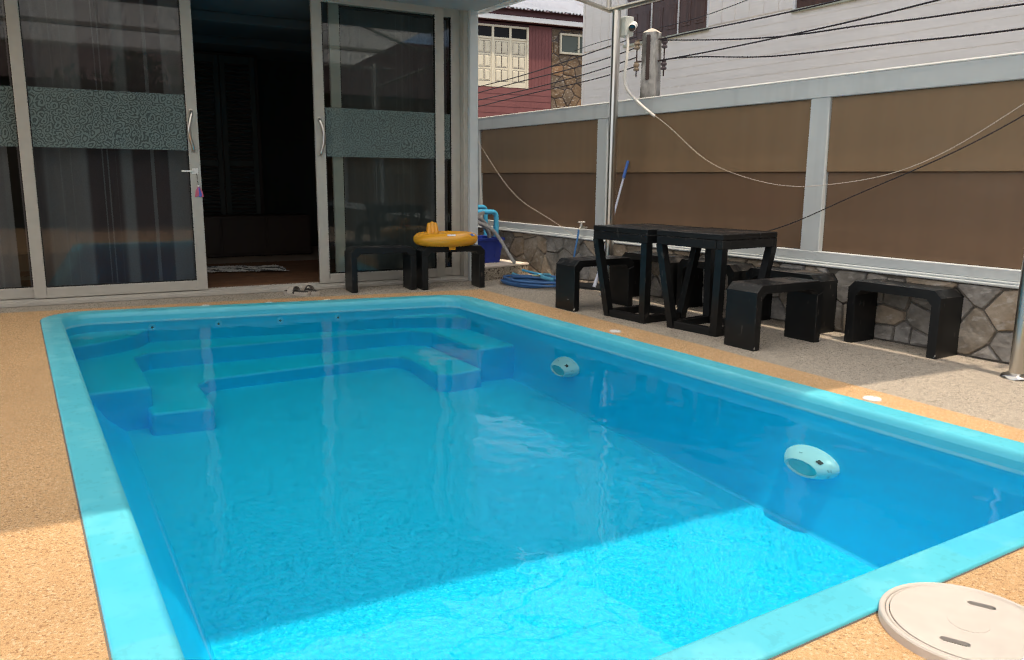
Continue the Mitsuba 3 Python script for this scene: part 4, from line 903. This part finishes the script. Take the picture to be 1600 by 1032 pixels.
# ------------------------------------------------------------------ red neighbour house, far behind
HU2 = np.array([math.cos(-0.1294), math.sin(-0.1294), 0]); HM = np.eye(4); HM[:3, 0] = HU2; HM[:3, 1] = (-HU2[1], HU2[0], 0); HM[:3, 3] = (0.909, 8.283, 0)
rh = thing('red_house', 'red timber neighbour house with cream doors, stone facing and a corrugated metal roof', 'house')
V0 = 18.0
def Hb(u0, u1, v0, v1, z0, z1, b=0.004): return H(cbox(u0, u1, v0, v1, z0, z1, b))
put('core_wall', H(cat(cbox(6, 12.58, V0+0.06, V0+8, -0.03, 6.40, 0), cbox(12.581, 22, V0+0.06, V0+8, -0.03, 6.40, 0))), 'maroon_trim', rh, False)
for i, z in enumerate(np.arange(2.35, 4.25, 0.212)):
    put('plank', H(hull([(u, V0-0.012*(1-k)-0.0, z+0.21*k) for u in (7.0, 13.52) for k in (0, 1)] + [(u, V0+0.055, z+0.21*k) for u in (7.0, 13.52) for k in (0, 1)])), 'red_paint', rh, False)
for u in np.arange(12.64, 13.50, 0.126):
    put('plank', Hb(u, u+0.120, V0+0.012, V0+0.055, 4.262, 6.38), 'red_paint', rh)
put('door_frame', H(cat(*[cbox(u-0.04, u+0.04, V0-0.03, V0+0.055, 4.26, 6.30, 0.006) for u in (9.97, 10.62, 11.27, 11.92, 12.58)], *[cbox(u+0.041, u+0.61, V0-0.028, V0+0.054, z, z+0.07, 0.006) for u in (9.97, 10.62, 11.27, 11.92) for z in (5.83, 6.23)])), 'cream_paint', rh)
for u in (10.01, 10.66, 11.31, 11.96):
    d = node('door', rh)
    w_ = 0.58 if u < 11.9 else 0.58
    put('leaf', Hb(u+0.001, u+w_-0.001, V0+0.0, V0+0.054, 4.27, 5.828), 'cream_paint', d)
    for c in range(2):
        for r in range(3):
            a = u + 0.07 + c*0.235; z = 4.46 + r*0.46
            put('panel', H(cat(cbox(a, a+0.20, V0-0.004, V0+0.01, z, z+0.37, 0.003), cbox(a+0.03, a+0.17, V0-0.022, V0-0.002, z+0.03, z+0.34, 0.012))), 'cream_paint', d)
            put('groove', H(cat(cbox(a-0.014, a, V0-0.002, V0+0.01, z-0.014, z+0.384, 0), cbox(a+0.2, a+0.214, V0-0.002, V0+0.01, z-0.014, z+0.384, 0), cbox(a, a+0.2, V0-0.002, V0+0.01, z-0.014, z, 0), cbox(a, a+0.2, V0-0.002, V0+0.01, z+0.37, z+0.384, 0))), 'dark_wood', d, False)
    put('transom_pane', Hb(u+0.001, u+w_-0.001, V0+0.02, V0+0.05, 5.901, 6.229, 0), 'dark_glass', rh, False)
RS4 = HM @ frame([0, V0+0.05, 0], [1, 0, 0], [0, 0, 1])
put('stone_backing', Hb(13.521, 15.6, V0+0.04, V0+0.059, 2.3, 6.38, 0), 'dark_wood', rh, False)
rs = np.random.default_rng(3); wincut = sbox(13.82, 5.50, 15.1, 6.24)
for pg in stones(13.53, 15.6, 2.4, 6.36, 0.40, 21, 0.8):
    pg = pg.difference(wincut)
    if pg.is_empty or pg.geom_type != 'Polygon': continue
    m = stone_mesh(pg, 0.012, 0.03 + 0.02*rs.random(), rs)
    if m is None: continue
    m = xf(m, RS4)
    put('stone', m, RSTONES[rs.integers(3)], rh, 40)
d = node('window', rh)
put('frame', H(cat(cbox(13.84, 13.90, V0-0.05, V0+0.039, 5.52, 6.22, 0.006), cbox(13.901, 15.05, V0-0.05, V0+0.039, 5.52, 5.59, 0.006), cbox(13.901, 15.05, V0-0.05, V0+0.039, 6.15, 6.22, 0.006), cbox(14.56, 14.62, V0-0.048, V0+0.038, 5.591, 6.149, 0.006), cbox(15.051, 15.10, V0-0.05, V0+0.039, 5.52, 6.22, 0.006))), 'cream_paint', d)
put('pane', Hb(13.901, 14.559, V0+0.0, V0+0.03, 5.591, 6.149, 0), 'grey_blind', d, False); put('pane', Hb(14.621, 15.049, V0+0.0, V0+0.03, 5.591, 6.149, 0), 'grey_blind', d, False)
put('fascia', Hb(6, 22, V0-0.32, V0-0.26, 6.42, 6.58, 0.01), 'white_trim', rh); put('soffit', Hb(6, 22, V0-0.26, V0+0.058, 6.43, 6.50, 0), 'maroon_trim', rh)
put('fascia', Hb(6, 22, V0-0.34, V0-0.28, 6.585, 6.80, 0.01), 'maroon_trim', rh)
# corrugated sheets
def corr(u0, u1, lift_):
    us = np.arange(u0, u1+1e-6, 0.0152); P_ = []
    for v_, z_ in ((V0-0.52, 6.79), (V0+5.5, 8.75)):
        P_ += [(u, v_, z_ + lift_ + 0.030*math.sin(2*math.pi*(u-u0)/0.132)) for u in us]
    n_ = len(us); i_ = np.arange(n_-1)
    return H(trimesh.Trimesh(np.array(P_), np.vstack([np.c_[i_, i_+1, i_+1+n_], np.c_[i_, i_+1+n_, i_+n_]]), process=False))
for i, u in enumerate(np.arange(9.6, 16.4, 0.72)):
    put('roof_sheet', corr(u, u+0.66, 0.0), 'zinc_roof', rh, True)
put('underlay', H(trimesh.Trimesh([(9.4, V0-0.50, 6.74), (17, V0-0.50, 6.74), (17, V0+5.5, 8.70), (9.4, V0+5.5, 8.70)], [[0, 1, 2], [0, 2, 3]], process=False)), 'maroon_trim', rh, False)
put('roof_back', H(hull([(u, v_, z_) for u in (6, 22) for v_, z_ in ((V0+5.5, 8.70), (V0+9, 6.6), (V0+0.2, 6.78), (V0+9, 6.5))])), 'maroon_trim', rh, False)

# lines going left behind the house
for lab, pts in (('uppermost black line running left from the utility pole to behind the house corner', [(LY, 2.79), (7.94, 2.76), (8.68, 2.70), (9.97, 2.61), (11.43, 2.56), (16, 2.5), (24, 2.8)]),
                 ('second black line running left from the utility pole to behind the house corner', [(LY, 2.67), (7.94, 2.63), (9.97, 2.53), (11.42, 2.47), (16, 2.4), (24, 2.7)]),
                 ('third black line running left from the utility pole to behind the house corner', [(LY, 2.56), (7.96, 2.52), (9.97, 2.40), (11.42, 2.36), (16, 2.3), (24, 2.6)]),
                 ('lowest black line running left from the utility pole to behind the house corner', [(LY, 2.46), (7.96, 2.42), (9.49, 2.35), (11.42, 2.26), (16, 2.2), (24, 2.5)])):
    wire(lab, pts, 6.36, 0.0068)
# ------------------------------------------------------------------ what stands behind the viewer and shows only as reflections
rw = thing('rear_wall', 'brown rendered garden wall behind the viewer, seen only reflected in the glass', 'wall')
put('panel', cbox(-9, 5.4, -4.6, -4.45, -0.03, 2.1, 0), 'rear_paint', rw, False); put('coping', cbox(-9.02, 5.42, -4.64, -4.41, 2.1, 2.2, 0.01), 'fence_grey', rw)
rv = thing('rear_house', 'dark roofed house behind the garden wall, seen only as a reflection', 'house')
put('wall', cbox(-10, 13.5, -12, -8.5, -0.03, 3.6, 0), 'rear_paint', rv, False); put('roof', hull([(-10.8, -7.9, 3.6), (14.2, -7.9, 3.6), (-10.8, -12.6, 3.6), (14.2, -12.6, 3.6), (-9, -10.2, 5.6), (12.5, -10.2, 5.6)]), 'maroon_trim', rv, False)
def shrub(x, y, h, w, seed, lab):
    rng = np.random.default_rng(seed); s_ = thing('shrub', lab, 'shrub', 'shrubs along the rear garden wall')
    st = [tube(spline([(x, y, -0.03), (x + rng.normal(0, .1), y + rng.normal(0, .1), h*0.4), (x + rng.normal(0, w*.4), y + rng.normal(0, w*.3), h*0.8)], 8), np.linspace(0.04, 0.012, 8), 6) for _ in range(4)]
    put('stem', cat(st), 'bark', s_)
    n_ = 2600; cl = rng.normal(0, 1, (22, 3)); cl /= np.linalg.norm(cl, axis=1, keepdims=True); cl = cl*rng.uniform(0.3, 0.8, (22, 1))*np.array([w, w*0.8, h*0.42]) + np.array([x, y, h*0.58])
    P_ = cl[rng.integers(22, size=n_)] + rng.normal(0, 1, (n_, 3))*np.array([w, w, h*0.5])*0.17
    P_[:, 2] = np.maximum(P_[:, 2], 0.1); P_[:, 1] = np.maximum(P_[:, 1], -4.40)
    a = rng.normal(0, 1, (n_, 3)); a /= np.linalg.norm(a, axis=1, keepdims=True); b = np.cross(a, rng.normal(0, 1, (n_, 3))); b /= np.linalg.norm(b, axis=1, keepdims=True)
    l = rng.uniform(0.07, 0.14, (n_, 1)); V_ = np.stack([P_ - a*l, P_ + b*l*0.35, P_ + a*l, P_ - b*l*0.35], 1).reshape(-1, 3)
    i_ = np.arange(n_)*4; put('foliage', trimesh.Trimesh(V_, np.vstack([np.c_[i_, i_+1, i_+2], np.c_[i_, i_+2, i_+3]]), process=False), LEAVES[seed % 3], s_, False)
shrub(-2.6, -3.5, 3.4, 0.8, 1, 'tall leafy shrub behind the viewer, reflected left of the doorway')
shrub(0.3, -3.7, 3.9, 0.9, 2, 'tall leafy shrub behind the viewer, reflected in the doorway glass')
shrub(2.7, -3.5, 3.9, 1.0, 4, 'tall leafy shrub behind the viewer, reflected right of the doorway')
shrub(-5.8, -3.6, 2.9, 1.0, 6, 'tall leafy shrub behind the viewer, reflected at the far left')
shrub(4.5, -3.6, 4.3, 1.1, 4, 'tall leafy shrub behind the viewer, reflected near the house corner')
shrub(1.4, -3.8, 4.3, 1.0, 3, 'tall leafy shrub behind the viewer, reflected in the middle of the right door')
